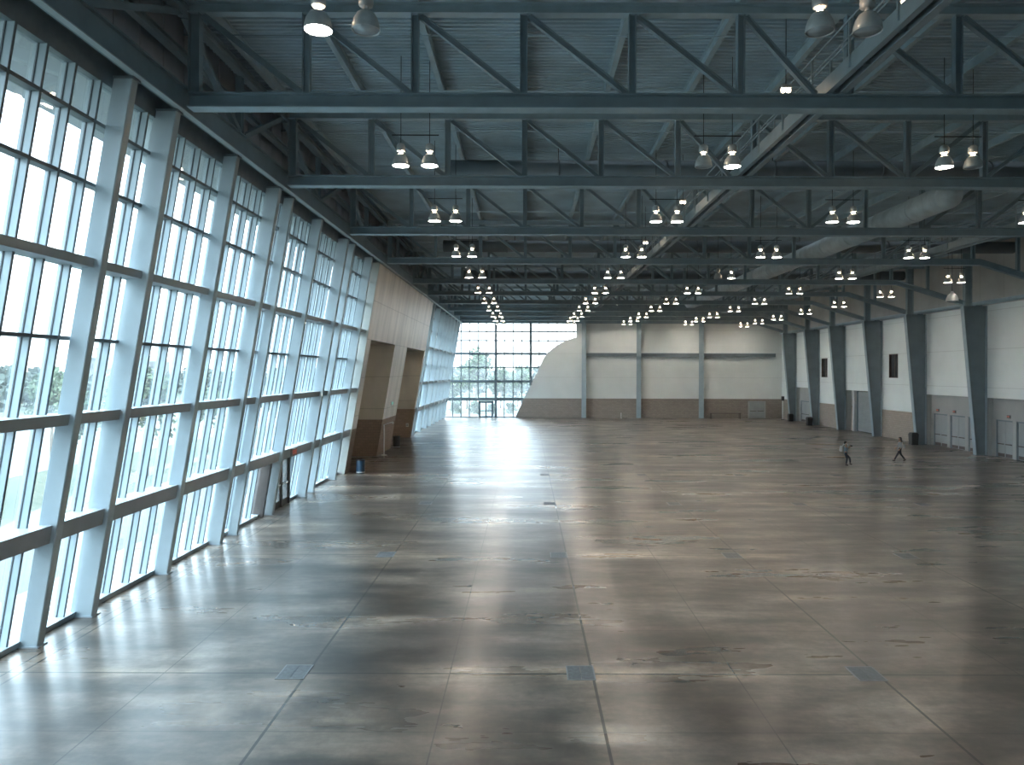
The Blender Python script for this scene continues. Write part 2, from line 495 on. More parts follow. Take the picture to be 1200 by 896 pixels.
# bays and columns outside the frame, nearer than the photo shows: the wall just carries on
for a, b in ((Y_BACK, 0.5), (0.5, 4.4), (4.4, 8.4), (8.4, 10.6)):
    w = glass_bay(a, b)
    lean_column(b, 0.26, 0.5).build('column', M['steel_light'], w)
# columns: position, width, depth, kind
COLS = [(12.3, .24, .44), (16.9, .25, .44), (19.0, .27, .57), (22.95, .25, .42), (26.9, .27, .50), (28.4, .15, .36), (32.4, .25, .44), (37.2, .27, .55), (38.6, .25, .46), (43.0, .25, .46)]
edges = [10.6] + [c[0] for c in COLS] + [45.3]
for i in range(len(edges) - 1):
    glass_bay(edges[i], edges[i + 1], door=(33.1, 35.4) if abs(edges[i] - 32.4) < .01 else None)
for i, (y, w, d) in enumerate(COLS):
    t = thing('window_column', '', 'steel column', (XIN - d / 2, y, 0), 'leaning columns of the near glass wall')
    if i == 0:
        t['label'] = 'leaning pale steel column of the glass wall nearest the camera, at the photo edge'
    else:
        extra = {5: 'slim ', 2: 'broad '}.get(i, '')
        t['label'] = '%sleaning pale blue steel column, %s from the front along the near glass wall' % (extra, ORD[i])
    o = lean_column(y, w, d).build('shaft', M['steel_light'], t); o.location = (-(XIN - d / 2), -y, 0)
    pb = MB().box(XIN - d - .02, XIN + .05, y - w / 2 - .05, y + w / 2 + .05, 0, 0.025).build('base_plate', M['rail'], t); pb.location = (-(XIN - d / 2), -y, 0)
    pc = MB().box(xin(13.2) - d, xin(13.2) + .03, y - w / 2 - .04, y + w / 2 + .04, 13.165, 13.215).build('cap_plate', M['header'], t); pc.location = (-(XIN - d / 2), -y, 0)

# second glass wall beyond the concrete wall
COLS_B = [72.9, 77.4, 82.0, 85.7, 89.2, 93.0, 96.6, 100.2]
edges = [71.4] + COLS_B + [D_FAR - 0.1]
for i in range(len(edges) - 1):
    glass_bay(edges[i], edges[i + 1])
for i, y in enumerate(COLS_B):
    d = .5; w = .27
    t = thing('window_column', 'pale leaning steel column, %s beyond the tan concrete wall, far glass wall' % ORD[i + 1], 'steel column', (XIN - d / 2, y, 0), 'leaning columns of the far glass wall')
    o = lean_column(y, w, d).build('shaft', M['steel_light'], t); o.location = (-(XIN - d / 2), -y, 0)
    pb = MB().box(XIN - d - .02, XIN + .05, y - w / 2 - .05, y + w / 2 + .05, 0, 0.025).build('base_plate', M['rail'], t); pb.location = (-(XIN - d / 2), -y, 0)

# door in the near glass wall with its EXIT sign
dr = bpy.data.objects.new('door_1', None); COL.objects.link(dr); struct(dr)
XD = xg(0) + 0.10
for (a, b) in ((33.1, 33.22), (35.28, 35.4), (34.2, 34.3)):
    MB().box(XD - .06, XD + .34, a, b, 0, 2.45).build('door_frame', M['door_frame'], dr)
MB().box(XD - .06, XD + .34, 33.1, 35.4, 2.3, 2.48).build('door_frame', M['door_frame'], dr)
for (a, b) in ((33.22, 34.2), (34.3, 35.28)):
    lf = MB(); x0, x1 = XD + .22, XD + .27
    lf.box(x0, x1, a + .01, a + .10, .01, 2.28); lf.box(x0, x1, b - .10, b - .01, .01, 2.28)
    lf.box(x0, x1, a + .10, b - .10, 2.18, 2.28); lf.box(x0, x1, a + .10, b - .10, .01, .32); lf.box(x0, x1, a + .10, b - .10, 1.02, 1.12)
    l = lf.build('door_leaf', M['door_frame'], dr)
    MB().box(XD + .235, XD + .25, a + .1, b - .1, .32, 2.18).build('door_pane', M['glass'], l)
    MB().bar((XD + .32, a + .15, 1.07), (XD + .32, b - .15, 1.07), .04, .05).build('push_bar', M['steel_trim'], l)
tr = MB(); lean_prism(tr, 31.75, 31.95, 0.0, 2.42, -0.1, 0.4)
struct(tr.build('trim_1', M['door_frame']))

def text_obj(body, size, material, parent, loc, rot, name='lettering'):
    cu = bpy.data.curves.new(name, 'FONT')
    cu.body = body; cu.size = size; cu.align_x = 'CENTER'; cu.align_y = 'CENTER'; cu.extrude = 0.008
    o = bpy.data.objects.new(name, cu); COL.objects.link(o)
    cu.materials.append(material)
    bpy.context.view_layer.update()
    me = bpy.data.meshes.new_from_object(o.evaluated_get(bpy.context.evaluated_depsgraph_get()))
    bpy.data.objects.remove(o); bpy.data.curves.remove(cu)
    me.name = name
    o = bpy.data.objects.new(name, me); COL.objects.link(o)
    if not me.materials: me.materials.append(material)
    o.location = loc; o.rotation_euler = rot
    if parent: o.parent = parent
    return o
sx = xg(2.62) + 0.56
s = thing('exit_sign', 'small exit sign with red letters above the glass wall door', 'exit sign', (sx, 34.1, 2.44))
MB().box(0, .08, -.36, .36, 0, .36).build('sign_case', M['sign_body'], s)
text_obj('EXIT', 0.28, M['sign_red'], s, (.09, 0, .18), (math.pi / 2, 0, math.pi / 2))

# eave beam running along the head of the glass, with its bracing up to the roof
ev = thing('eave_beam', 'long dark steel eave beam along the head of the leaning glass wall', 'steel beam', (-9.1, 0, 13.25))
MB().ibeam((0, Y_BACK + .02, 0.34), (0, D_FAR - 0.3, 0.34), .22, .68, .045, .03).build('bottom_beam', M['steel_dark'], ev)
MB().box(-.02, .14, Y_BACK + .02, D_FAR - .3, -.03, 0.0).build('bottom_flange', M['steel_light'], ev)
MB().ibeam((0, Y_BACK + .02, 2.69), (0, D_FAR - .3, 2.69), .24, .28).build('top_beam', M['steel_dark'], ev)
MB().ibeam((-.45, Y_BACK + .02, 1.9), (-.45, D_FAR - .3, 1.9), .2, .24).build('middle_beam', M['steel_dark'], ev)
for i in range(len(TRUSS) - 1):
    a, b = TRUSS[i], TRUSS[i + 1]; mid = (a + b) / 2
    MB().ibeam((-.1, mid, .68), (-.1, mid, 2.62), .2, .22, up=(0, 1, 0)).build('post', M['steel_dark'], ev)
    MB().bar((-.05, mid + .2, .72), (-.05, b - .15, 2.6), .16, .16).build('brace', M['steel_dark'], ev)
    MB().bar((-.05, mid - .2, .72), (-.05, a + .15, 2.6), .16, .16).build('brace', M['steel_dark'], ev)

# ------------------------------------------------------------------ tan concrete wall with two deep openings
HEAD = 8.45; WC = 2.78
def conc(mb, y0, y1, z0, z1, depth=2.6, o1=0.6):
    return mb.prism([(xg(z0) + o1 - depth, z0), (xg(z0) + o1, z0), (xg(z1) + o1, z1), (xg(z1) + o1 - depth, z1)], 'y', y0, y1)
cw = MB()
conc(cw, 45.32, 71.4, HEAD, 13.2)
for a, b in ((45.32, 46.55), (55.0, 60.6), (70.75, 71.4)):
    conc(cw, a, b, WC, HEAD)
conc(cw, 46.55, 55.0, 0, HEAD, 0.2, -1.85); conc(cw, 60.6, 70.75, 0, HEAD, 0.2, -1.85)
wl = struct(cw.build('wall_left', M['tan_conc']))
for a, b in ((45.32, 46.55), (55.0, 60.6), (70.75, 71.4)):
    conc(MB(), a, b, 0, WC).build('block_base', M['block_brown'], wl)
# pale edge facing the windows
pe = MB(); pe.prism([(xg(0) + .02, 0), (xg(0) + .62, 0), (xg(13.2) + .62, 13.2), (xg(13.2) + .02, 13.2)], 'y', 45.18, 45.315)
struct(pe.build('trim_2', M['pale_conc']))

def bin_round(label, x, y, body, r=.27, h=.9):
    t = thing('trash_can', label, 'trash can', (x, y, 0))
    MB().lathe([(0.01, 0.0), (r * .92, 0), (r, .05), (r, h - .12), (r * .98, h - .1)], n=24).build('bin_body', body, t)
    MB().lathe([(r * 1.03, h - .1), (r * 1.05, h - .07), (r * 1.0, h - .02), (r * .6, h), (r * .55, h - .06), (0.01, h - .06)], n=24).build('bin_lid', M['black_plastic'], t)
    MB().lathe([(r + .003, .05), (r + .012, .06), (r + .012, .11), (r + .003, .12)], n=24).build('band', M['steel_trim'], t)
    return t
def bin_square(label, x, y, w=.62, h=1.0):
    t = thing('trash_bin', label, 'trash bin', (x, y, 0))
    b = MB()
    b.hexa([(-w * .45, -w * .45, .04), (w * .45, -w * .45, .04), (w * .45, w * .45, .04), (-w * .45, w * .45, .04), (-w / 2, -w / 2, h * .82), (w / 2, -w / 2, h * .82), (w / 2, w / 2, h * .82), (-w / 2, w / 2, h * .82)])
    b.build('bin_body', M['black_plastic'], t)
    l = MB(); a = w * .53
    l.hexa([(-a, -a, h * .82), (a, -a, h * .82), (a, a, h * .82), (-a, a, h * .82), (-a * .7, -a * .7, h), (a * .7, -a * .7, h), (a * .7, a * .7, h), (-a * .7, a * .7, h)])
    l.build('bin_lid', M['black_plastic'], t)
    MB().box(-w * .47, w * .47, -w * .47, w * .47, 0, .04).build('bin_foot', M['black_plastic'], t)
    return t
bin_round('round blue trash can in front of the first brown wall opening', -10.45, 45.75, M['blue_plastic'])
bin_round('round black trash can against the brown pier between the two wall openings', -10.95, 61.2, M['black_plastic'], .3, 1.0)

# white pole leaning by the brown pier
p = thing('white_pole', 'slim white pole standing against the brown block pier', 'pole', (-10.9, 55.6, 0))
MB().lathe([(.01, 0), (.22, 0), (.22, .05), (.06, .08), (.05, .1)], n=16).build('pole_base', M['white_pipe'], p)
MB().tube((0, 0, .06), (0, 0, 2.35), .055, 12).build('pole_shaft', M['white_pipe'], p)
a = MB(); a.tube((0, 0, 2.35), (.62, .3, 2.55), .04, 10); a.tube((.62, .3, 2.55), (.62, .3, 2.4), .07, 10)
a.build('pole_arm', M['white_pipe'], p)
pg = thing('exit_sign', 'pale exit sign on the tan pier between the two wall openings', 'exit sign', (xg(3.9) + .62, 57.6, 3.75))
MB().box(0, .06, -.45, .45, 0, .32).build('sign_case', M['sign_white'], pg)
text_obj('EXIT', 0.27, M['sign_green'], pg, (.07, 0, .16), (math.pi / 2, 0, math.pi / 2))
ev2 = thing('wall_speaker', 'small white box fixed to the brown reveal of the far opening', 'wall box', (-11.6, 70.68, 1.05))
MB().box(-.12, .12, -.06, .06, 0, .34).build('box_case', M['sign_white'], ev2)
MB().box(-.08, .08, -.075, -.06, .06, .28).build('box_front', M['grey_door'], ev2)

# ------------------------------------------------------------------ far wall
SF = 850.0 / D_FAR
def FX(px): return (px - 617) / SF
def FZ(py): return CAMZ + (436 - py) / SF
curve_px = [(604.2, 489), (613.6, 467.7), (622.7, 449.6), (632.7, 428.5), (637.7, 418.5), (640.5, 414.5), (643.8, 411.4), (648, 407.8), (652.8, 404.4), (657.5, 401.5), (661.8, 399.4), (668, 397.0), (675.3, 395.0), (675.3, 379)]
curve = [(FX(a), max(0.0, FZ(b))) for a, b in curve_px]
curve[0] = (curve[0][0], 0.0); curve[-1] = (curve[-1][0], 13.3)
def at_z(z):
    for (x0, z0), (x1, z1) in zip(curve, curve[1:]):
        if z0 <= z <= z1 and z1 > z0:
            return x0 + (x1 - x0) * (z - z0) / (z1 - z0)
WZ = 2.72
upper = [(at_z(WZ), WZ)] + [c for c in curve if c[1] > WZ] + [(XR + .5, 13.3), (XR + .5, WZ)]
fw = struct(MB().prism(upper, 'y', D_FAR, D_FAR + .5).build('wall_far', M['far_wall']))
low = [(curve[0][0], 0.0), (at_z(WZ), WZ), (XR + .5, WZ), (XR + .5, 0)]
MB().prism(low, 'y', D_FAR - .04, D_FAR + .5).build('block_base', M['block_x'], fw)
struct(MB().box(-11, XR + .5, D_FAR - .05, D_FAR + .5, 13.3, Z_DECK + .2).build('wall_far_header', M['steel_dark']))
# far girt + pilasters
xs_p = [FX(684), FX(748), FX(821), 35.4]
for i in range(3):
    g = thing('wall_girt', 'grey horizontal steel girt on the far wall, %s of three from the window' % ORD[i + 1], 'steel girt', (0, D_FAR - .2, FZ(415.2)), 'girts of the far wall')
    MB().box(xs_p[i] + .3, xs_p[i + 1] - .3, -.12, .14, -.26, .2).build('girt_web', M['right_steel'], g)
    MB().box(xs_p[i] + .3, xs_p[i + 1] - .3, -.2, .14, .2, .25).build('girt_flange', M['right_flange'], g)
for i, x in enumerate(xs_p[:3]):
    t = thing('wall_column', 'grey steel column standing against the far wall, %s from the big window' % ORD[i + 1], 'steel column', (x, D_FAR - .42, 0), 'columns of the far wall')
    c = MB()
    c.box(-.3, .3, -.22, -.18, 0.03, 13.3); c.box(-.3, .3, .18, .22, 0.03, 13.3); c.box(-.02, .02, -.18, .18, .03, 13.3)
    c.build('shaft', M['right_flange'], t)
    MB().box(-.38, .38, -.3, .3, 0, .03).build('base_plate', M['right_steel'], t)

# far window
def far_window():
    global win_n
    win_n += 1
    gl = [(xg(0), 0.0), (curve[0][0], 0.0)] + curve[1:] + [(xg(13.3), 13.3)]
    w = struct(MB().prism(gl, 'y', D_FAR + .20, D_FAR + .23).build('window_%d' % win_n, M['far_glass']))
    def xr(z):
        return at_z(min(z, 13.29))
    def seg(x, z1=13.3):
        # lowest z at which x is left of the curve and right of the leaning edge
        z0 = 0.0
        if x > curve[0][0]:
            for (x0, za), (x1, zb) in zip(curve, curve[1:]):
                if x0 <= x <= x1 and x1 > x0:
                    z0 = za + (zb - za) * (x - x0) / (x1 - x0)
        if x < xg(13.3):
            z1 = (x - xg(0)) / LEAN
        return z0, z1
    minor = [530.5, 540.2, 550, 560.4, 569.8, 591, 601.4, 611.6, 631.7, 642, 652.8, 663.2, 672.8]
    for px in minor:
        z0, z1 = seg(FX(px))
        if px in (569.8, 560.4): z0 = 2.62
        if z1 - z0 > .3:
            MB().box(FX(px) - .065, FX(px) + .065, D_FAR + .08, D_FAR + .32, z0, z1).build('mullion', M['far_mullion'], w)
    for px in (581.1, 621.9):
        z0, z1 = seg(FX(px))
        MB().box(FX(px) - .17, FX(px) + .17, D_FAR - .15, D_FAR + .35, z0, z1).build('post', M['right_steel'], w)
    for py, h in ((388.3, .18), (399, .18), (414.4, .34), (430.3, .18), (446.8, .34), (467.6, .42)):
        z = FZ(py)
        MB().box(xg(z), xr(z), D_FAR + .02, D_FAR + .33, z - h / 2, z + h / 2).build('transom', M['right_steel'], w)
    MB().box(xg(0), curve[0][0], D_FAR + .02, D_FAR + .33, 0, .14).build('sill', M['rail'], w)
far_window()
d2 = bpy.data.objects.new('door_2', None); COL.objects.link(d2); struct(d2)
xa, xb = FX(561), FX(578.3); xm = (xa + xb) / 2; zt = FZ(469.8)
for x in (xa, xb - .16, ):
    MB().box(x, x + .16, D_FAR - .08, D_FAR + .36, 0, zt).build('door_frame', M['right_steel'], d2)
MB().box(xa, xb, D_FAR - .08, D_FAR + .36, zt - .16, zt).build('door_frame', M['right_steel'], d2)
for (a, b) in ((xa + .16, xm), (xm, xb - .16)):
    lf = MB(); y0, y1 = D_FAR + .0, D_FAR + .06
    lf.box(a, a + .1, y0, y1, 0, zt - .16); lf.box(b - .1, b, y0, y1, 0, zt - .16)
    lf.box(a + .1, b - .1, y0, y1, zt - .28, zt - .16); lf.box(a + .1, b - .1, y0, y1, 0, .2); lf.box(a + .1, b - .1, y0, y1, .88, 1.0)
    l = lf.build('door_leaf', M['right_steel'], d2)
    MB().box(a + .1, b - .1, D_FAR + .02, D_FAR + .04, .2, zt - .28).build('door_pane', M['far_glass'], l)

# double door + bench on the far wall
d3 = bpy.data.objects.new('door_3', None); COL.objects.link(d3); struct(d3)
xa, xb = FX(876.5), FX(897); xm = (xa + xb) / 2
for x in (xa, xb - .18):
    MB().box(x, x + .18, D_FAR - .16, D_FAR - .03, 0, 2.4).build('door_frame', M['grey_panel'], d3)
MB().box(xa, xb, D_FAR - .16, D_FAR - .03, 2.22, 2.4).build('door_frame', M['grey_door'], d3)
for a, b in ((xa + .18, xm - .01), (xm + .01, xb - .18)):
    l = MB().box(a, b, D_FAR - .1, D_FAR - .045, .02, 2.2).build('door_leaf', M['grey_door'], d3)
    MB().box(a + .1, b - .1, D_FAR - .17, D_FAR - .12, .98, 1.05).build('push_bar', M['door_frame'], l)
bx0, bx1 = FX(829.5), FX(865)
t = thing('long_bench', 'long thin dark table standing against the far block wall', 'table', ((bx0 + bx1) / 2, D_FAR - 1.2, 0))
hw = (bx1 - bx0) / 2
MB().box(-hw, hw, -.35, .35, .74, .8).build('table_top', M['door_frame'], t)
for sx_ in (-1, 1):
    for sy in (-1, 1):
        MB().box(sx_ * (hw - .12) - .04, sx_ * (hw - .12) + .04, sy * .28 - .03, sy * .28 + .03, 0, .74).build('leg', M['door_frame'], t)
t = thing('floor_stanchion', 'thin pale post standing on the floor before the far wall', 'post', (FX(727), D_FAR - .9, 0))
MB().lathe([(.01, 0), (.16, 0), (.15, .03), (.04, .05)], n=14).build('post_base', M['white_pipe'], t)
MB().tube((0, 0, .04), (0, 0, .75), .035, 10).build('post_shaft', M['white_pipe'], t)

# ------------------------------------------------------------------ right wall
RW = MB(); RB = MB()
z_top = 11.75
def wslab(mb, y0, y1, z0, z1, x0=XR, x1=XR + .3):
    mb.box(x0, x1, y0, y1, z0, z1)
bays = [(Y_BACK, RCOL[4], 'plain'), (RCOL[4], RCOL[5], 'doors'), (RCOL[5], RCOL[6], 'doors'), (RCOL[6], RCOL[7], 'window'), (RCOL[7], RCOL[8], 'overhead'), (RCOL[8], RCOL[9], 'window'), (RCOL[9], RCOL[10], 'doors_small'), (RCOL[10], D_FAR, 'end')]
WINS = {6: (70.5, 72.2, 5.95, 8.3), 8: (87.0, 88.7, 5.9, 8.2)}
for bi, (a, b, k) in enumerate(bays):
    if k in ('doors', 'overhead', 'doors_small'):
        wslab(RW, a, b, 4.5, z_top)
    elif k == 'window':
        wy0, wy1, wz0, wz1 = WINS[6] if a < 70 else WINS[8]
        wslab(RW, a, wy0, 2.75, z_top); wslab(RW, wy1, b, 2.75, z_top)
        wslab(RW, wy0, wy1, 2.75, wz0); wslab(RW, wy0, wy1, wz1, z_top)
        wslab(RB, a, b, 0, 2.75, XR - .04)
    elif k == 'plain':
        wslab(RW, a, b, 2.75, z_top); wslab(RB, a, b, 0, 2.75, XR - .04)
    else:
        wslab(RW, a, b, 2.75, z_top); wslab(RB, a, b, 0, 2.75, XR - .04)
wr = struct(RW.build('wall_right', M['white_wall']))
RB.build('block_base', M['block_y'], wr)
struct(MB().box(XR + .15, XR + .45, Y_BACK, D_FAR, z_top, Z_DECK + .1).build('wall_upper_right', M['upper_panel']))
# vestibules behind the right wall
vs_ = MB()
for (a, b, k) in bays:
    if k in ('doors', 'overhead', 'doors_small'):
        vs_.box(XR, XR + 2.4, a + .0, a + .28, 0, 4.5); vs_.box(XR, XR + 2.4, b - .28, b, 0, 4.5)
        vs_.box(XR + .3, XR + 2.4, a, b, 4.5, 4.7)
        vs_.box(XR + 2.4, XR + 2.6, a, b, 0, 4.7)
struct(vs_.build('wall_vestibule', M['grey_panel']))
door_no = 3
def door_bank(a, b, n, pier_first, xdoor, ztop_):
    """n double doors side by side in a grey fascia between y=a and y=b"""
    global door_no
    fa = MB().box(xdoor, xdoor + .2, a + .28, b - .28, ztop_, 4.5)
    f = struct(fa.build('trim_%d' % (10 + door_no), M['grey_panel']))
    L_ = (b - a - .56); wpier = .42
    y = a + .28
    wd = (L_ - (n + 1) * wpier) / n
    for i in range(n):
        MB().box(xdoor - .05, xdoor + .2, y, y + wpier, 0, ztop_).build('pier', M['grey_panel'] if i else M['block_y'], f)
        y += wpier
        door_no += 1
        d = bpy.data.objects.new('door_%d' % door_no, None); COL.objects.link(d); struct(d)
        MB().box(xdoor, xdoor + .16, y, y + .08, 0, ztop_).build('door_frame', M['door_frame'], d)
        MB().box(xdoor, xdoor + .16, y + wd - .08, y + wd, 0, ztop_).build('door_frame', M['right_steel'], d)
        MB().box(xdoor, xdoor + .16, y + .08, y + wd - .08, ztop_ - .1, ztop_).build('door_frame', M['right_steel'], d)
        m = y + wd / 2
        for (p0, p1) in ((y + .08, m - .012), (m + .012, y + wd - .08)):
            l = MB().box(xdoor + .06, xdoor + .12, p0, p1, .02, ztop_ - .1).build('door_leaf', M['grey_door'], d)
            MB().box(xdoor - .01, xdoor + .03, p0 + .1, p1 - .08, .98, 1.06).build('push_bar', M['door_frame'], l)
            MB().box(xdoor + .05, xdoor + .062, p0 + .06, p1 - .06, .05, .3).build('kick_plate', M['door_frame'], l)
        y += wd
    MB().box(xdoor - .05, xdoor + .2, y, b - .28, 0, ztop_).build('pier', M['grey_panel'], f)
    return f
door_bank(RCOL[4], RCOL[5], 4, True, XR + .35, 2.85)
door_bank(RCOL[5], RCOL[6], 3, True, XR + .35, 2.85)
door_bank(RCOL[9], RCOL[10], 2, True, XR + .35, 2.75)
def vest_sign(label, y, x=XR + .29):
    s = thing('exit_sign', label, 'exit sign', (x, y, 3.02), 'exit signs over the grey doors')
    MB().box(-.02, .06, -.17, .17, 0, .24).build('sign_case', M['sign_body'], s)
    text_obj('EXIT', 0.15, M['sign_red'], s, (-.03, 0, .13), (math.pi / 2, 0, -math.pi / 2))
for i, y in enumerate((54.75, 52.1)):
    vest_sign('small exit sign over the %s grey double door this side of the nearest tapered column' % ORD[i + 1], y)
for i, y in enumerate((59.1, 61.7, 64.2)):
    vest_sign('small exit sign, %s over the grey doors just behind the nearest tapered column' % ORD[i + 1], y)
# overhead door bay
door_no += 1
od = bpy.data.objects.new('door_%d' % door_no, None); COL.objects.link(od); struct(od)
xo = XR + .55
sl = MB()
for k in range(9):
    sl.box(xo, xo + .06, 74.9, 80.1, .06 + k * .48, .06 + k * .48 + .465)
sl.build('door_leaf', M['grey_door'], od)
MB().box(xo - .02, xo + .08, 74.9, 80.1, 0, .06).build('bottom_seal', M['black_plastic'], od)
MB().box(xo - .12, xo + .1, 80.1, 80.22, 0, 4.45).build('door_frame', M['right_steel'], od)
MB().box(xo - .12, xo + .1, 74.78, 74.9, 0, 4.45).build('door_frame', M['right_steel'], od)
MB().box(xo - .4, xo + .1, 80.35, 80.65, 0, 4.5).build('door_jamb', M['steel_trim'], od)
ob = MB().box(xo, xo + .3, 80.65, 81.92, 0, 2.75).build('trim_30', M['block_y']); struct(ob)
MB().box(xo, xo + .3, 80.65, 81.92, 2.75, 4.5).build('pier_panel', M['grey_panel'], ob)
# upper windows in the right wall
for k in (6, 8):
    wy0, wy1, wz0, wz1 = WINS[k]
    win_n += 1
    w = struct(MB().box(XR + .18, XR + .22, wy0, wy1, wz0, wz1).build('window_%d' % win_n, M['dark_glass']))
    fr = MB()
    fr.box(XR - .02, XR + .26, wy0, wy0 + .07, wz0, wz1); fr.box(XR - .02, XR + .26, wy1 - .07, wy1, wz0, wz1)
    fr.box(XR - .02, XR + .26, wy0 + .07, wy1 - .07, wz1 - .07, wz1); fr.box(XR - .02, XR + .26, wy0 + .07, wy1 - .07, wz0, wz0 + .07)
    fr.build('window_frame', M['door_frame'], w)
    MB().box(XR + .1, XR + .2, (wy0 + wy1) / 2 - .03, (wy0 + wy1) / 2 + .03, wz0 + .07, wz1 - .07).build('mullion', M['door_frame'], w)

# eave girt of the right wall: a long pale pipe
g = thing('eave_pipe', 'long grey steel pipe along the head of the white right-hand wall', 'pipe', (XR - .25, 0, 11.95))
MB().tube((0, Y_BACK, 0), (0, D_FAR - .1, 0), .17, 14).build('pipe_run', M['right_flange'], g)
for y in RCOL:
    MB().box(-.22, .24, y + .5, y + .62, -.22, -.14).build('bracket', M['right_steel'], g)

# tapered columns
def tapered(i, y, lab):
    t = thing('tapered_column', lab, 'steel column', (XR - .05, y, 0), 'tapered columns of the right-hand wall')
    ztop = 11.7
    xb, xt = -.78, -1.85
    th = .03
    # outer flange, web, inner flange
    MB().prism([(xb, 0.03), (-.05, .03), (-.05, ztop), (xt, ztop)], 'y', -.02, .02).build('web', M['right_steel'], t)
    MB().box(-.05, 0.0, -.2, .2, .03, ztop).build('outer_flange', M['right_flange'], t)
    MB().prism([(xb - .05, 0.03), (xb, .03), (xt, ztop), (xt - .05, ztop)], 'y', -.2, .2).build('inner_flange', M['right_flange'], t)
    st = MB()
    st.box(xt + .0, -.05, -.2, .2, ztop - .05, ztop)
    st.build('cap_plate', M['right_steel'], t)
    MB().box(xb - .15, 0.0, -.28, .28, 0, .03).build('base_plate', M['right_steel'], t)
    MB().ibeam((-1.45, 0, ztop), (-1.45, 0, Z_DECK - .67), .36, .55, up=(1, 0, 0)).build('upper_post', M['steel_dark'], t)
    return t
labs = {5: 'tapered dark grey steel column nearest the camera on the far right wall', 6: 'second tapered steel column, behind the woman in grey, left of the nearest one',
        7: 'third tapered steel column along the white wall, beside the grey overhead door', 8: 'fourth tapered steel column along the white wall, beyond the overhead door',
        9: 'fifth tapered steel column along the white wall, with black bin at foot', 10: 'sixth and farthest tapered steel column, near the hall corner'}
labs[6] = 'second tapered dark steel column, with a black bin at its foot and block wall behind'
for i in range(len(RCOL)):
    tapered(i, RCOL[i], labs.get(i, 'tapered grey steel column carrying the %s roof truss, outside the photo' % (ORD[i] if i else 'overhead')))
bin_square('black trash bin at the foot of the second tapered column', XR - 1.35, 65.1, .62, 1.1)
bin_square('black trash bin at the foot of the fifth tapered column', XR - 1.5, 88.7, .62, 1.05)
bin_square('black trash bin farthest away, by the doors of the last bay', XR - 1.0, 96.4, .62, 1.0)
# pole with lamp head at the corner
p = thing('corner_pole', 'thin white pole with a dark box beside the farthest tapered column', 'pole', (XR - .9, 99.6, 0))
MB().tube((0, 0, 0), (0, 0, 2.6), .06, 10).build('pole_shaft', M['white_pipe'], p)
MB().box(-.16, .16, -.16, .16, 2.6, 3.2).build('pole_box', M['black_plastic'], p)
MB().lathe([(.01, 0), (.25, 0), (.25, .04), (.07, .07)], n=14).build('pole_base', M['black_plastic'], p)

# ------------------------------------------------------------------ roof structure
PX = [-0.1 + 2.87 * k for k in range(-3, 13)]
Z_BC = 13.35 + .19          # centre of bottom chord
Z_TC = 15.98
MIDX = PX[8]
DUCT_TRUSSES = (3, 4, 5, 6, 7, 8)
def truss(i, y):
    lab = ('dark steel roof truss spanning the hall, %s from the camera' % ORD[i]) if i else 'dark steel roof truss overhead, out of frame above the camera'
    t = thing('roof_truss', lab, 'roof truss', (0, y, Z_BC), 'roof trusses')
    z0, z1 = 0.0, Z_TC - Z_BC
    xe = 29.0
    bc = MB().ibeam((-8.94, 0, 0), (xe, 0, 0), .36, .38, .04, .03)
    bc.build('bottom_chord', M['steel_dark'], t)
    MB().box(-8.92, xe, -.20, .20, -.215, -.19).build('bottom_flange', M['steel_joist'], t)
    MB().ibeam((xe - .02, 0, 0.0), (XR - 1.84, 0, 11.93 - Z_BC), .34, .36, .04, .03).build('haunch_strut', M['steel_dark'], t)
    MB().ibeam((-8.94, 0, z1), (XR - .1, 0, z1), .3, .28, .03, .03).build('top_chord', M['steel_joist'], t)
    for k, x in enumerate(PX):
        zb = z0 + .19
        if x > xe:
            zb = z0 + .2 - (x - xe) / (XR - 1.75 - xe) * (Z_BC - 11.9)
        if 0 < k and x < 34:
            MB().ibeam((x, 0, zb), (x, 0, z1 - .14), .2, .2, .025, .02, up=(1, 0, 0)).build('vertical', M['steel_dark'], t)
        if k + 1 < len(PX) and x < xe - 2:
            x2 = PX[k + 1]
            if i in DUCT_TRUSSES and abs(x - 17.12) < .1:
                continue                         # the long duct runs through this open panel
            if x < MIDX - .1:
                foot = .90 if abs(x2 - 8.51) < .1 else .12     # stops short of the catwalk
                a, b = (x + .12, 0, z1 - .16), (x2 - foot, 0, z0 + .22)
            else:
                a, b = (x2 - .12, 0, z1 - .16), (x + .12, 0, z0 + .22)
            MB().ibeam(a, b, .15, .15, .022, .02).build('diagonal', M['steel_dark'], t)
    MB().ibeam((-8.785, 0, .2), (-8.785, 0, z1 - .14), .24, .3, .025, .02, up=(1, 0, 0)).build('end_post', M['steel_dark'], t)
    return t
for i, y in enumerate(TRUSS):
    truss(i, y)
# joists
for i, x in enumerate([PX[0] - .0] + PX[1:]):
    j = MB().ibeam((x, Y_BACK, Z_DECK - .19), (x, D_FAR - .1, Z_DECK - .19), .17, .37, .025, .03).build('roof_joist', M['steel_joist'])
    tag(j, 'long grey roof joist running the hall length, %s from the glass wall side' % ORD[i + 1], 'roof joist', 'roof joists', 'thing')
# bridging rods
k = 0
for i in range(len(TRUSS) - 1):
    a, b = TRUSS[i], TRUSS[i + 1]
    for fr, nm in ((.22, 'nearer'), (.74, 'farther')):
        if i == 0 and fr < .3: continue
        y = a + (b - a) * fr
        o = MB().tube((-9.95, y, Z_DECK - .385), (XR + .15, y, Z_DECK - .385), .022, 6).build('bridging_rod', M['steel_joist'])
        tag(o, 'thin rod under the roof deck between %s and %s truss, the %s one' % (ORD[i] if i else 'overhead', ORD[i + 1], nm), 'steel rod', 'bridging rods', 'thing')

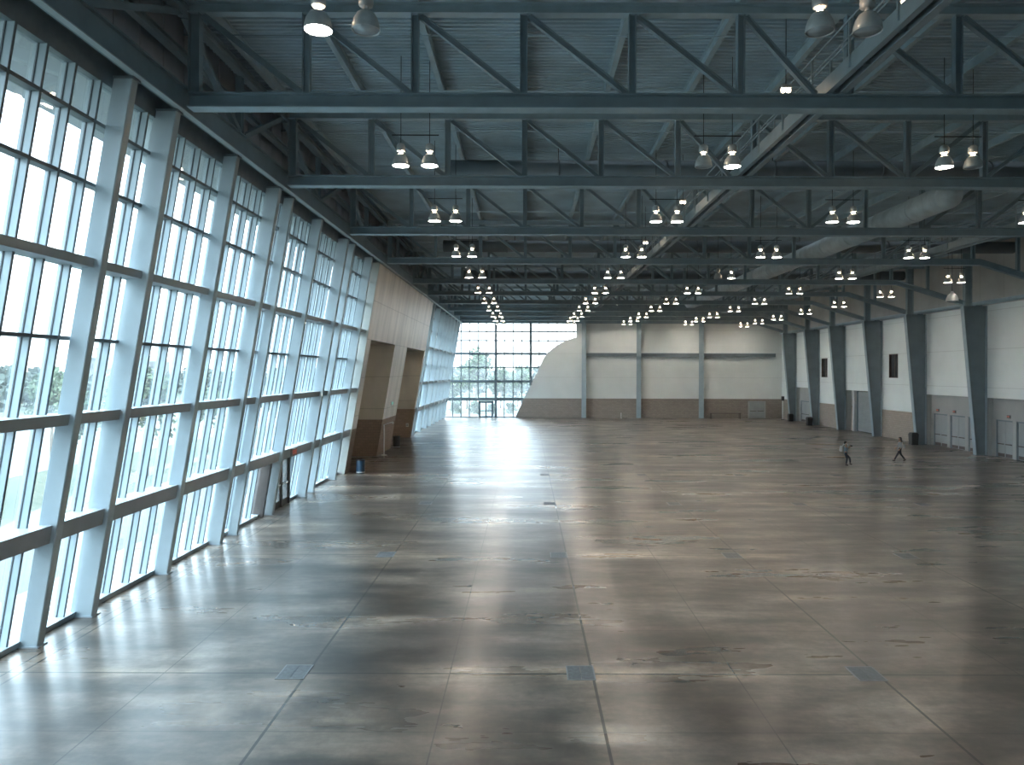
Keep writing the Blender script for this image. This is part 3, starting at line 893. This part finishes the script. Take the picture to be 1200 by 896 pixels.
# ducts across the hall
def cross_duct(y, x0, x1, r, z, label):
    t = thing('cross_duct', label, 'air duct', (0, y, z), 'cross ducts')
    MB().tube((x0, 0, 0), (x1, 0, 0), r, 24).build('duct_pipe', M['duct_dark'], t)
    n = int((x1 - x0) / 4.5)
    for i in range(1, n):
        x = x0 + (x1 - x0) * i / n
        MB().tube((x - .04, 0, 0), (x + .04, 0, 0), r + .03, 24).build('duct_collar', M['duct_dark'], t)
    for i in range(4):
        x = x0 + (x1 - x0) * (i + .5) / 4
        MB().tube((x, 0, r), (x, 0, Z_DECK - z - .02), .02, 6).build('hanger', M['cable'], t)
    return t
cross_duct(32.5, -3.4, 35.0, .42, 15.46, 'dark round duct crossing the hall behind the second truss')
cross_duct(52.2, -6.0, 35.0, .42, 15.46, 'dark round duct crossing the hall behind the fourth truss')
cross_duct(67.4, -6.0, 35.0, .42, 15.46, 'dark round duct crossing the hall behind the sixth truss')
# big duct running down the hall, in sections between trusses
t = thing('long_duct', 'large pale round duct running down the hall right of the catwalk', 'air duct', (18.9, 0, 14.36))
MB().tube((0, 32.6, 0), (0, 84.0, 0), .58, 28).build('duct_pipe', M['duct'], t)
y = 35.2
while y < 84:
    MB().tube((0, y - .05, 0), (0, y + .05, 0), .61, 28).build('duct_collar', M['duct'], t); y += 3.4
de = MB().lathe([(.58, 0), (.56, .2), (.42, .5), (.01, .6)], n=24).build('duct_end', M['duct'], t)
de.location = (0, 32.6, 0); de.rotation_euler = (math.pi / 2, 0, 0)

# catwalks
def catwalk(xl, xr, z, label, posts_step):
    t = thing('catwalk', label, 'catwalk', (0, 0, z))
    y0, y1 = Y_BACK + .1, D_FAR - .3
    c = MB()
    c.box(xl - .03, xl + .03, y0, y1, 0, .34)
    c.box(xl - .03, xl + .12, y0, y1, -.035, 0.0); c.box(xl - .03, xl + .12, y0, y1, .34, .375)
    c.build('side_channel', M['cat_steel'], t)
    MB().ibeam((xr, y0, .165), (xr, y1, .165), .2, .40, .035, .03).build('side_girder', M['cat_steel'], t)
    MB().box(xl + .03, xr - .0, y0, y1, .2, .24).build('deck_grating', M['grating'], t)
    y = 12.4
    while y < y1:
        MB().box(xl + .03, xr - .0, y, y + .1, .08, .2).build('cross_bar', M['cat_steel'], t); y += 1.7
    for x in (xl - .055, xr + .04):
        MB().tube((x, y0, 1.21), (x, y1, 1.21), .026, 8).build('handrail', M['cat_steel'], t)
        MB().tube((x, y0, .80), (x, y1, .80), .02, 8).build('mid_rail', M['cat_steel'], t)
        y = 13.0
        while y < y1:
            MB().box(x - .025, x + .025, y - .025, y + .025, .05, 1.21).build('post', M['cat_steel'], t); y += posts_step
    return t
catwalk(7.87, 8.29, 13.775, 'steel catwalk with handrails running down the hall above the middle lamp row', 2.3)
catwalk(25.0, 25.5, 13.775, 'steel catwalk farther right, above the white wall side of the hall', 3.0)

# ------------------------------------------------------------------ lamps
def lamp_proto(on, neck=None):
    t = thing('pendant_lamp', 'x', 'pendant lamp')
    R_ = .27
    # origin at lens plane
    outer = [(R_, 0), (R_ * 1.02, .02), (R_ * .98, .10), (R_ * .86, .22), (R_ * .62, .33), (R_ * .34, .38)]
    inner = [(R_ * .30, .36), (R_ * .58, .31), (R_ * .82, .20), (R_ * .95, .08), (R_ * .97, 0.0), (R_, 0)]
    MB().lathe(outer + inner, n=20).build('reflector', M['alu'], t)
    MB().lathe([(.002, .035), (R_ * .95, .035), (R_ * .95, .02), (.002, .012)], n=16).build('lens', M['lens_on'] if on else M['lens_off'], t)
    MB().lathe([(.01, .37), (.062, .37), (.05, .44), (.05, .47), (.01, .47)], n=14).build('neck', M['glow_neck'] if (on or neck) else M['alu'], t)
    MB().lathe([(.01, .46), (.13, .47), (.145, .53), (.14, .64), (.10, .70), (.03, .73), (.01, .73)], n=16).build('ballast_housing', M['alu_housing'], t)
    return t
proto_on = lamp_proto(True); proto_off = lamp_proto(False); proto_dim = lamp_proto(False, True)
def hang(t, zlens, top):
    MB().tube((0, 0, .73), (0, 0, top - zlens), .012, 5).build('cable', M['cable'], t)
LY = [14.0, 23.2, 31.7, 41.4, 50.6, 60.3, 69.3, 77.7, 86.4, 93.3, 99.6]
ROWS = [(-3.58, 'row nearest the glass wall'), (6.1, 'row beside the middle catwalk'), (13.8, 'middle row left of the long duct'), (22.25, 'second row from the white wall'), (29.85, 'row nearest the tapered columns')]
DIM = {(1, 0, 0), (1, 1, 0), (2, 1, 1)}
used_dim = False
OFF = {(0, 0, 1), (1, 0, 1), (1, 0, 0), (1, 1, 0), (2, 1, 1), (2, 4, 0)}
VIS = [0, 0, 1, 2, 3]
used_on = used_off = False
ZL = 12.98
for ri, (rx, rdesc) in enumerate(ROWS):
    for k, y in enumerate(LY):
        if k < (0, 0, 1, 2, 4)[ri]:
            continue
        for s in (0, 1):
            on = (ri, k, s) not in OFF
            if on:
                t = proto_on if not used_on else copy_tree(proto_on); 
            else:
                if (ri, k, s) in DIM:
                    t = proto_dim if not used_dim else copy_tree(proto_dim); used_dim = True
                else:
                    t = proto_off if not used_off else copy_tree(proto_off); used_off = True
            if on and not used_on:
                used_on = True
            for ch in list(t.children):
                if ch.name.startswith('cable'):
                    bpy.data.objects.remove(ch)
            x = rx + (-.46 if s == 0 else .46)
            z = ZL + (.0 if s == 0 else 0.0)
            if ri == 4: z = ZL - .25
            t.location = (x, y, z)
            t.rotation_euler = (0, 0, random.uniform(0, 6))
            t['label'] = '%s pendant lamp, %s of the %s pair, %s' % ('lit' if on else ('dim' if (ri, k, s) in DIM else 'unlit'), 'left' if s == 0 else 'right', ORD[k + 1 - (0, 0, 1, 2, 4)[ri]], rdesc)
            t['group'] = 'pendant lamps, ' + rdesc
            t['kind'] = 'thing'
            hang(t, z, Z_DECK - .377 if min(abs(x - q) for q in PX) < .11 else Z_DECK - .001)
        st = MB().bar((rx - .75, y + .029, ZL + 1.0 - (.25 if ri == 4 else 0)), (rx + .75, y + .029, ZL + 1.0 - (.25 if ri == 4 else 0)), .03, .03).build('lamp_bar', M['cable'])
        tag(st, 'thin bar joining the %s lamp pair, %s' % (ORD[k + 1 - (0, 0, 1, 2, 4)[ri]], rdesc), 'lamp bar', 'bars joining lamp pairs', 'thing')
# small walkway lights above the middle catwalk
for i, (y, x) in enumerate(((15.4, 8.08), (20.2, 7.2), (33.5, 7.2), (44.0, 7.2), (55.5, 7.2))):
    t = thing('walkway_light', 'small twin warm light over the middle catwalk, %s from the camera' % ORD[i + 1], 'small light', (x, y, 14.25), 'walkway lights')
    MB().box(-.14, .14, -.08, .08, .07, .16).build('light_case', M['alu_housing'], t)
    for s in (-.075, .075):
        MB().lathe([(.01, -.05), (.055, -.03), (.065, .03), (.04, .07), (.01, .07)], c=(s, 0, 0), n=12).build('bulb', M['small_bulb'], t)
    MB().tube((0, 0, .16), (0, 0, Z_DECK - 14.27), .012, 5).build('cable', M['cable'], t)
t = thing('pendant_bell_lamp', 'pale unlit bell lamp hanging low near the right-hand truss haunch', 'pendant lamp', (31.2, 53.2, 11.7))
MB().lathe([(.42, 0), (.40, .2), (.3, .45), (.12, .6), (.1, .72), (.01, .74)], n=20).build('bell_shade', M['sign_white'], t)
MB().lathe([(.40, .02), (.2, -.08), (.01, -.12)], n=20).build('lens', M['lens_off'], t)
MB().tube((0, 0, .74), (0, 0, Z_DECK - 11.7), .02, 6).build('cable', M['cable'], t)

# ------------------------------------------------------------------ floor boxes
rows = [(15.45, 'front row', (-4.92, 1.17, 7.25)), (25.4, 'second row', (-4.9, 1.15, 7.22, 13.32)), (35.4, 'third row', (-4.9, 1.15, 7.22, 13.32, 19.4)), (45.4, 'fourth row', (1.15, 7.22, 13.32, 19.4))]
fbproto = None
for y, rn, xs in rows:
    for i, x in enumerate(xs):
        if fbproto is None:
            t = thing('floor_box', 'x', 'floor box', (x, y, 0))
            f = MB(); a = .30; b = .37
            f.box(-a, a, -b, -b + .03, 0, .012); f.box(-a, a, b - .03, b, 0, .012); f.box(-a, -a + .03, -b + .03, b - .03, 0, .012); f.box(a - .03, a, -b + .03, b - .03, 0, .012)
            f.build('frame', M['box_frame'], t)
            for s in (-1, 1):
                MB().box(-.27 if s < 0 else .004, -.004 if s < 0 else .27, -.34, .34, 0, .010).build('lid', M['box_lid'], t)
            fbproto = t
        else:
            t = copy_tree(fbproto); t.location = (x, y, 0)
        t['label'] = 'flat grey floor box lid, %s of the %s of boxes in the concrete floor' % (ORD[i + 1], rn)
        t['group'] = 'floor boxes'

# ------------------------------------------------------------------ people
def skin_mesh(name, verts, edges, radii, material, parent, sub=2):
    me = bpy.data.meshes.new(name)
    me.from_pydata(verts, edges, [])
    o = bpy.data.objects.new(name, me); COL.objects.link(o)
    me.materials.append(material)
    o.modifiers.new('skin', 'SKIN').use_smooth_shade = True
    if not me.skin_vertices:
        bpy.context.view_layer.objects.active = o
        bpy.ops.mesh.customdata_skin_add()
    lay = me.skin_vertices[0].data
    for i, r in enumerate(radii):
        lay[i].radius = r if isinstance(r, tuple) else (r, r)
    lay[0].use_root = True
    s = o.modifiers.new('sub', 'SUBSURF'); s.levels = sub; s.render_levels = sub
    o.parent = parent
    return o

class Skel:
    def __init__(self):
        self.v = []; self.e = []; self.r = []; self.n = {}
    def p(self, name, co, r, link=None):
        self.n[name] = len(self.v); self.v.append(co); self.r.append(r)
        if link is not None: self.e.append((self.n[link], self.n[name]))
        return self

def lerp(a, b, t): return tuple(a[i] + (b[i] - a[i]) * t for i in range(3))

def person(label, loc, rotz, scale, pose, top, hairlong):
    """figure faces local +X"""
    t = thing('person', label, 'person', loc)
    t.rotation_euler = (0, 0, rotz); t.scale = (scale,) * 3
    P = pose
    s = Skel()
    s.p('pelvis', (0, 0, .95), .125)
    s.p('waist', (0, 0, 1.09), (.11, .125), 'pelvis')
    s.p('chest', (.01, 0, 1.28), (.125, .15), 'waist')
    s.p('upchest', (.0, 0, 1.41), (.10, .12), 'chest')
    s.p('neck', (.015, 0, 1.50), .052, 'upchest')
    s.p('jaw', (.035, 0, 1.56), (.062, .066), 'neck')
    s.p('skull', (.02, 0, 1.655), (.088, .076), 'jaw')
    s.p('crown', (.01, 0, 1.725), (.055, .05), 'skull')
    s.p('nose', (.112, 0, 1.615), .013, 'jaw')
    for sd, sg in (('l', 1), ('r', -1)):
        s.p('ear' + sd, (.02, sg * .085, 1.63), .015, 'skull')
        s.p('hip' + sd, (0, sg * .09, .90), .095, 'pelvis')
        s.p('knee' + sd, P['knee' + sd], .056, 'hip' + sd)
        a, h = P['knee' + sd], P['hip'] if 'hip' in P else None
        an = P['ankle' + sd]
        s.p('calf' + sd, lerp(P['knee' + sd], an, .35), .054, 'knee' + sd)
        s.p('ankle' + sd, an, .032, 'calf' + sd)
        s.p('toe' + sd, lerp(an, P['toe' + sd], .6), .022, 'ankle' + sd)
        s.p('sh' + sd, (0, sg * .175, 1.41), .058, 'upchest')
        s.p('elbow' + sd, P['elbow' + sd], .040, 'sh' + sd)
        s.p('wrist' + sd, P['wrist' + sd], .026, 'elbow' + sd)
        w = Vector(P['wrist' + sd]); d = (w - Vector(P['elbow' + sd])).normalized()
        side = Vector(P['palm' + sd]).normalized()        # across the palm towards the thumb
        curl = d.cross(side).normalized() * sg
        palm = w + d * .06
        s.p('palm' + sd, tuple(palm), (.036, .02), 'wrist' + sd)
        for q, (off, ln) in enumerate(((.028, .075), (.010, .085), (-.010, .08), (-.028, .062))):
            b0 = palm + d * .04 + side * off
            s.p('f%d%s' % (q, sd), tuple(b0), .0095, 'palm' + sd)
            m0 = b0 + d * ln * .5 + curl * .008
            s.p('g%d%s' % (q, sd), tuple(m0), .009, 'f%d%s' % (q, sd))
            s.p('h%d%s' % (q, sd), tuple(m0 + d * ln * .35 + curl * .03), .008, 'g%d%s' % (q, sd))
        th = palm - d * .02 + side * .045
        s.p('t%s' % sd, tuple(th), .012, 'palm' + sd)
        s.p('u%s' % sd, tuple(th + d * .045 + side * .012 + curl * .012), .010, 't' + sd)
    skin_mesh('body', s.v, s.e, s.r, M['skin'], t)
    # eyes
    for sg in (1, -1):
        MB().lathe([(.001, -.011), (.009, -.006), (.012, 0), (.009, .006), (.001, .011)], c=(.098, sg * .031, 1.643), n=10).build('eye', M['eye'], t)
    MB().box(.100, .108, -.022, .022, 1.572, 1.580).build('mouth', M['eye'], t)
    # top
    c = Skel()
    c.p('a', (0, 0, .80), (.15, .165)); c.p('a2', (0, 0, .95), (.148, .162), 'a'); c.p('b', (0, 0, 1.09), (.135, .15), 'a2'); c.p('c', (.01, 0, 1.28), (.14, .165), 'b'); c.p('d', (0, 0, 1.42), (.108, .125), 'c')
    for sd, sg in (('l', 1), ('r', -1)):
        c.p('s' + sd, (0, sg * .175, 1.415), .072, 'd')
        e = P['elbow' + sd]
        c.p('e' + sd, lerp((0, sg * .175, 1.41), e, .95), .056, 's' + sd)
        c.p('w' + sd, lerp(e, P['wrist' + sd], .80), .044, 'e' + sd)
    skin_mesh('shirt', c.v, c.e, c.r, M['shirt_blue'] if top == 'blue' else M['shirt_grey'], t)
    c = Skel()
    c.p('a', (0, 0, 1.06), (.125, .14)); c.p('b', (0, 0, .92), (.138, .158), 'a')
    for sd, sg in (('l', 1), ('r', -1)):
        c.p('h' + sd, (0, sg * .09, .86), .105, 'b')
        c.p('k' + sd, P['knee' + sd], .070, 'h' + sd)
        c.p('n' + sd, lerp(P['knee' + sd], P['ankle' + sd], .95), .056, 'k' + sd)
    skin_mesh('trousers', c.v, c.e, c.r, M['trousers'], t)
    for sd in 'lr':
        a, b = Vector(P['ankle' + sd]), Vector(P['toe' + sd])
        d = (b - a).normalized()
        q = [a - Vector((0, 0, .01)), a - d * .05 - Vector((0, 0, .045)), a + (b - a) * .5 - Vector((0, 0, .012)), b]
        skin_mesh('shoe', [tuple(x) for x in (q[0], q[1], q[2], q[3])], [(0, 1), (0, 2), (2, 3)], [.054, .050, .054, .046], M['shoe'], t)
    hs = Skel()
    hs.p('a', (-.005, 0, 1.665), (.098, .09)); hs.p('b', (0.0, 0, 1.735), (.065, .06), 'a'); hs.p('c', (-.06, 0, 1.60), (.05, .07), 'a')
    if hairlong:
        hs.p('d', (-.085, 0, 1.48), (.045, .075), 'c'); hs.p('e', (-.10, 0, 1.34), (.025, .05), 'd')
    else:
        hs.p('d', (-.06, 0, 1.54), (.03, .05), 'c')
    skin_mesh('hair', hs.v, hs.e, hs.r, M['hair'], t)
    return t

poseA = dict(kneel=(.10, .09, .52), anklel=(.0, .09, .085), toel=(.16, .10, .04),
             kneer=(.27, -.09, .56), ankler=(.30, -.09, .20), toer=(.42, -.10, .12),
             elbowl=(.05, .22, 1.13), wristl=(.22, .16, 1.32), palml=(-1, 0, -.2),
             elbowr=(.05, -.22, 1.13), wristr=(.22, -.16, 1.32), palmr=(-1, 0, -.2))
poseA['anklel'] = (.04, .09, .085); poseA['toel'] = (.19, .10, .036)
poseB = dict(kneel=(.20, .09, .52), anklel=(.36, .09, .12), toel=(.50, .10, .085),
             kneer=(-.08, -.09, .50), ankler=(-.36, -.09, .13), toer=(-.24, -.10, .036),
             elbowl=(-.10, .23, 1.14), wristl=(.04, .23, .93), palml=(1, 0, 0),
             elbowr=(.06, -.24, 1.14), wristr=(.22, -.20, .96), palmr=(.6, 0, .8))
poseB['anklel'] = (.40, .09, .09); poseB['toel'] = (.54, .10, .05)
poseB['kneel'] = (.19, .09, .50)
PA = (22.06, 50.1, 0)
PBL = (27.2, 52.8, 0)
pa = person('person in blue-grey top walking rightwards with raised hands and pale backpack', PA, -.35, .965, poseA, 'blue', False)
pb = person('person with long dark hair in grey top and dark trousers striding towards the left', PBL, math.pi - .25, 1.0, poseB, 'long', True)
def place(o, base, rz, off, sc=1.0):
    c, s_ = math.cos(rz), math.sin(rz)
    o.location = (base[0] + (off[0] * c - off[1] * s_) * sc, base[1] + (off[0] * s_ + off[1] * c) * sc, base[2] + off[2] * sc)
    o.rotation_euler = (0, 0, rz)
# backpack, camera and bag are things of their own
b = thing('backpack', 'pale grey backpack worn by the person walking rightwards', 'backpack')
place(b, PA, -.35, (-.285, 0, 1.02), .965)
bm = MB(); bm.lathe([(.02, 0), (.14, .01), (.165, .06), (.165, .26), (.14, .36), (.07, .41), (.01, .415)], n=18)
o = bm.build('bag_body', M['pack'], b); o.scale = (.62, 1, 1)
o = MB().lathe([(.01, 0), (.10, .01), (.11, .05), (.10, .16), (.01, .18)], n=16).build('front_pocket', M['pack'], b); o.scale = (.45, 1, 1); o.location = (-.085, 0, .04)
for sg in (1, -1):
    st = MB()
    pts = [(.085, sg * .10, .34), (.13, sg * .125, .50), (.285, sg * .128, .56), (.39, sg * .115, .52), (.44, sg * .095, .43)]
    for q0, q1 in zip(pts, pts[1:]):
        st.tube(q0, q1, .014, 8)
    st.build('strap', M['pack'], b)
cm_ = thing('camera', 'small black camera held up in both hands by the person walking rightwards', 'camera')
place(cm_, PA, -.35, (.33, 0, 1.385), .965)
MB().box(-.03, .04, -.075, .075, 0, .10).build('camera_body', M['black_plastic'], cm_)
o = MB().lathe([(.01, 0), (.04, 0), (.042, .06), (.036, .07), (.01, .06)], n=16).build('camera_lens', M['black_plastic'], cm_); o.location = (.04, 0, .05); o.rotation_euler = (0, math.pi / 2, 0)
sb = thing('shoulder_bag', 'pale shoulder bag on the back of the long-haired person in grey', 'bag')
place(sb, PBL, math.pi - .25, (-.29, .02, .98))
o = MB().lathe([(.01, 0), (.13, .01), (.15, .08), (.13, .24), (.10, .28), (.01, .285)], n=18).build('bag_body', M['pack'], sb); o.scale = (.5, 1, 1)
st = MB()
pts = [(.07, .08, .25), (.105, .10, .44), (.15, .10, .55), (.29, .10, .61), (.40, .095, .56), (.45, .09, .47)]
for q0, q1 in zip(pts, pts[1:]): st.tube(q0, q1, .013, 8)
st.build('strap', M['trousers'], sb)

# ------------------------------------------------------------------ outdoors
struct(MB().box(-420, -12.0, -160, 480, -.4, -.06).build('ground_lawn', M['lawn']))
struct(MB().box(-420, 60, D_FAR + .5, 480, -.41, -.07).build('ground_far', M['lawn']))
struct(MB().box(-18.0, -11.9, -30, D_FAR + 8, -.3, -.02).build('path_plaza', M['plaza']))
struct(MB().box(-18.0, 30, D_FAR + .5, D_FAR + 9, -.3, -.02).build('path_far_plaza', M['plaza']))
struct(MB().box(-64, -31, -60, 220, -.3, -.04).build('road_lot', M['lot']))
struct(MB().box(-60, 60, D_FAR + 26, D_FAR + 60, -.3, -.04).build('road_far_lot', M['lot']))
pth = MB()
pts = [(-18, 20), (-22, 34), (-24.5, 48), (-23, 62), (-27, 80), (-31, 100)]
for (x0, y0), (x1, y1) in zip(pts, pts[1:]):
    pth.hexa([(x0 - .8, y0, -.2), (x0 + .8, y0, -.2), (x1 + .8, y1, -.2), (x1 - .8, y1, -.2), (x0 - .8, y0, -.03), (x0 + .8, y0, -.03), (x1 + .8, y1, -.03), (x1 - .8, y1, -.03)])
struct(pth.build('path_curved', M['plaza']))
# soffit of the roof overhang outside the glass
struct(MB().prism([(-10.1, 13.45), (-12.7, 13.25), (-12.7, 13.9), (-10.1, 14.2)], 'y', Y_BACK, D_FAR + 2).build('roof_overhang', M['soffit']))

def foliage(n, rx, rz, zc, size, seed, flat=0.0):
    rnd = random.Random(seed); mb = MB()
    lobes = [(rnd.uniform(-.5, .5) * rx, rnd.uniform(-.5, .5) * rx, zc + rnd.uniform(-.55, .55) * rz, rnd.uniform(.38, .6)) for _ in range(9)]
    for i in range(n):
        lx, ly, lz, lr = rnd.choice(lobes)
        v = Vector((rnd.gauss(0, 1), rnd.gauss(0, 1), rnd.gauss(0, 1))).normalized() * (rnd.random() ** .4)
        c = Vector((lx + v.x * rx * lr, ly + v.y * rx * lr, lz + v.z * rz * lr))
        a = Vector((rnd.gauss(0, 1), rnd.gauss(0, 1), rnd.gauss(0, 1))).normalized()
        b = a.cross(Vector((rnd.gauss(0, 1), rnd.gauss(0, 1), rnd.gauss(0, 1)))).normalized()
        sz = size * rnd.uniform(.6, 1.3)
        mb.add([c - a * sz, c + b * sz * .55, c + a * sz, c - b * sz * .55], [(0, 1, 2, 3)])
    return mb
def tree_proto(h, r, seed, leafmat, n=1500, size=.16):
    t = thing('tree', 'x', 'tree')
    rnd = random.Random(seed)
    tk = MB(); zt = h * .5
    tk.tube((0, 0, -.06), (.05, .03, zt), .05 + h * .012, 8, .04 + h * .006)
    for k in range(6):
        a = k * 1.05 + rnd.random()
        tk.tube((.04, .02, zt * rnd.uniform(.7, 1.0)), (math.cos(a) * r * .7, math.sin(a) * r * .7, h * rnd.uniform(.68, .9)), .045, 6, .015)
    tk.build('trunk', M['bark'], t)
    foliage(n, r, h * .33, h * .68, size, seed).build('foliage', leafmat, t)
    return t
YT = [(-26.8, 44), (-23.3, 44.5), (-25.5, 58), (-22.5, 66), (-29, 74), (-24, 84), (-27.5, 35), (-34, 52), (-38, 66)]
tp = tree_proto(5.6, 1.7, 3, M['leaf'])
for i, (x, y) in enumerate(YT):
    t = tp if i == 0 else copy_tree(tp)
    t.location = (x, y, 0); s = random.uniform(.85, 1.2); t.scale = (s, s, s); t.rotation_euler = (0, 0, random.uniform(0, 6))
    t['label'] = 'young slender tree on the lawn outside the near glass wall, %s along it' % ORD[i + 1]
    t['group'] = 'young trees outside the glass wall'
FT = [(-8.2, 118, 1.25), (-10.5, 128, 1.0), (-4.6, 130, .9), (-1.6, 136, .95), (2.3, 126, .7), (-12.5, 121, .7), (4.5, 140, .9)]
tp2 = tree_proto(8.5, 2.6, 11, M['leaf'], 2200, .24)
for i, (x, y, s) in enumerate(FT):
    t = tp2 if i == 0 else copy_tree(tp2)
    t.location = (x, y, 0); t.scale = (s, s, s); t.rotation_euler = (0, 0, random.uniform(0, 6))
    t['label'] = ['tallest green tree seen through the far window, above its glass door', 'leafy tree outside the far window, near its left edge', 'round tree outside the far window, left of its first heavy post', 'hazy tree beyond the far window, behind its first heavy post', 'small tree outside the far window, right of its first heavy post', 'short tree outside the far window at its bottom left corner', 'tree outside the far window beside the curved wall edge'][i]
    t['group'] = 'trees beyond the far window'
# shrubs
sh = None
for i, (x, y, s) in enumerate(((-11.0, 113, 1.1), (-8.0, 111.6, 1.0), (-5.4, 113.5, .8), (-2.4, 113, .95), (0.2, 115.5, .8))):
    if sh is None:
        sh = thing('shrub', 'x', 'shrub')
        foliage(900, 1.1, .9, .9, .13, 5).build('foliage', M['leaf'], sh)
        MB().tube((0, 0, -.06), (0, 0, .8), .06, 6).build('stem', M['bark'], sh)
        t = sh
    else:
        t = copy_tree(sh)
    t.location = (x, y, 0); t.scale = (s, s, s * 1.1); t.rotation_euler = (0, 0, i)
    t['label'] = 'rounded green shrub outside the far window, %s from the left' % ORD[i + 1]; t['group'] = 'shrubs outside the far window'
# distant tree line
def treeline(pts, h0, h1, seed, name, label):
    rnd = random.Random(seed); mb = MB()
    for (x, y) in pts:
        h = rnd.uniform(h0, h1); r = h * rnd.uniform(.45, .7)
        for k in range(260):
            v = Vector((rnd.gauss(0, 1), rnd.gauss(0, 1), rnd.gauss(0, 1))).normalized() * (rnd.random() ** .35)
            c = Vector((x + v.x * r, y + v.y * r, h * .52 + v.z * h * .5))
            a = Vector((rnd.gauss(0, 1), rnd.gauss(0, 1), rnd.gauss(0, 1))).normalized(); b = a.cross(Vector((rnd.gauss(0, 1), rnd.gauss(0, 1), rnd.gauss(0, 1)))).normalized()
            sz = h * .09
            mb.add([c - a * sz, c + b * sz * .7, c + a * sz, c - b * sz * .7], [(0, 1, 2, 3)])
    o = mb.build(name, M['leaf_far']); tag(o, label, 'trees', None, 'stuff'); return o
rt = random.Random(21)
treeline([(-72 - rt.uniform(0, 60), y + rt.uniform(-3, 3)) for y in range(-20, 330, 4)], 4.5, 7.6, 1, 'treeline_foliage', 'hazy green tree line beyond the parking area outside the near glass wall')
treeline([(x + rt.uniform(-2, 2), 172 + rt.uniform(0, 45)) for x in range(-60, 40, 4)], 6.0, 8.6, 2, 'woods_foliage', 'hazy distant trees seen through the far window')
# distant buildings
def building(label, x, y, w, d, h, roof):
    t = thing('distant_building', label, 'building', (x, y, 0))
    MB().box(-w / 2, w / 2, -d / 2, d / 2, -.1, h).build('walls', M['hazy_wall'], t)
    wm = MB(); nz = max(2, int(h / 4))
    for k in range(nz):
        wm.box(w / 2, w / 2 + .12, -d * .42, d * .42, h * (k + .35) / nz, h * (k + .65) / nz)
        wm.box(-w * .42, w * .42, -d / 2 - .12, -d / 2, h * (k + .35) / nz, h * (k + .65) / nz)
    wm.build('window_bands', M['hazy_win'], t)
    if roof == 'hip':
        MB().add([(-w / 2, -d / 2, h), (w / 2, -d / 2, h), (w / 2, d / 2, h), (-w / 2, d / 2, h), (0, 0, h + w * .22)], [(0, 1, 4), (1, 2, 4), (2, 3, 4), (3, 0, 4), (3, 2, 1, 0)]).build('roof', M['hazy_roof'], t)
    else:
        MB().box(-w / 2 - .3, w / 2 + .3, -d / 2 - .3, d / 2 + .3, h, h + .8).build('roof', M['hazy_roof'], t)
building('pale boxy distant building on the horizon outside the near glass wall', -178, 296, 9, 9, 11, 'flat')
building('slim pale distant tower behind the boxy building on the horizon', -184, 316, 4, 4, 15.5, 'flat')
building('pale distant building with pyramid roof above the tree line', -142, 272, 11, 11, 10, 'hip')
building('low wide pale distant building at the left edge of the horizon', -250, 300, 26, 20, 8.5, 'flat')

# ------------------------------------------------------------------ sky, camera, view
w = bpy.data.worlds.new('overcast'); SC.world = w
w.use_nodes = True
nt = w.node_tree
bg = nt.nodes['Background']
tc = nt.nodes.new('ShaderNodeTexCoord'); sp = nt.nodes.new('ShaderNodeSeparateXYZ')
rp = nt.nodes.new('ShaderNodeValToRGB')
rp.color_ramp.elements[0].position = 0.0; rp.color_ramp.elements[0].color = (0.42, 0.45, 0.47, 1)
rp.color_ramp.elements[1].position = 1.0; rp.color_ramp.elements[1].color = (0.98, 1.24, 1.48, 1)
e_ = rp.color_ramp.elements.new(0.32); e_.color = (0.80, 0.98, 1.12, 1)
nt.links.new(tc.outputs['Generated'], sp.inputs[0]); nt.links.new(sp.outputs['Z'], rp.inputs['Fac']); nt.links.new(rp.outputs['Color'], bg.inputs['Color'])
bg.inputs['Strength'].default_value = 1.9

cam = bpy.data.cameras.new('camera'); co = bpy.data.objects.new('camera', cam); COL.objects.link(co)
cam.sensor_width = 36.0; cam.lens = 25.5
cam.shift_x = -17 / 1200; cam.shift_y = -12 / 1200
cam.clip_end = 2000
co.location = (0, 0, CAMZ)
co.rotation_euler = (math.pi / 2, 0, 0)
co.rotation_euler = (Matrix.Rotation(math.radians(90), 3, 'X') @ Matrix.Rotation(math.radians(0.17), 3, 'Z')).to_euler()
SC.camera = co

vs = SC.view_settings
vs.view_transform = 'Standard'; vs.look = 'None'; vs.exposure = 2.5; vs.gamma = 1.0; vs.use_curve_mapping = False
cy = SC.cycles
cy.use_denoising = True
try: cy.denoiser = 'OPENIMAGEDENOISE'
except Exception: pass
cy.denoising_input_passes = 'RGB_ALBEDO_NORMAL'; cy.denoising_prefilter = 'ACCURATE'
try: cy.denoising_quality = 'HIGH'
except Exception: pass
cy.use_adaptive_sampling = False
cy.max_bounces = 10; cy.diffuse_bounces = 6; cy.glossy_bounces = 4; cy.transparent_max_bounces = 24; cy.transmission_bounces = 6
cy.sample_clamp_indirect = 6.0
cy.caustics_reflective = False; cy.caustics_refractive = False
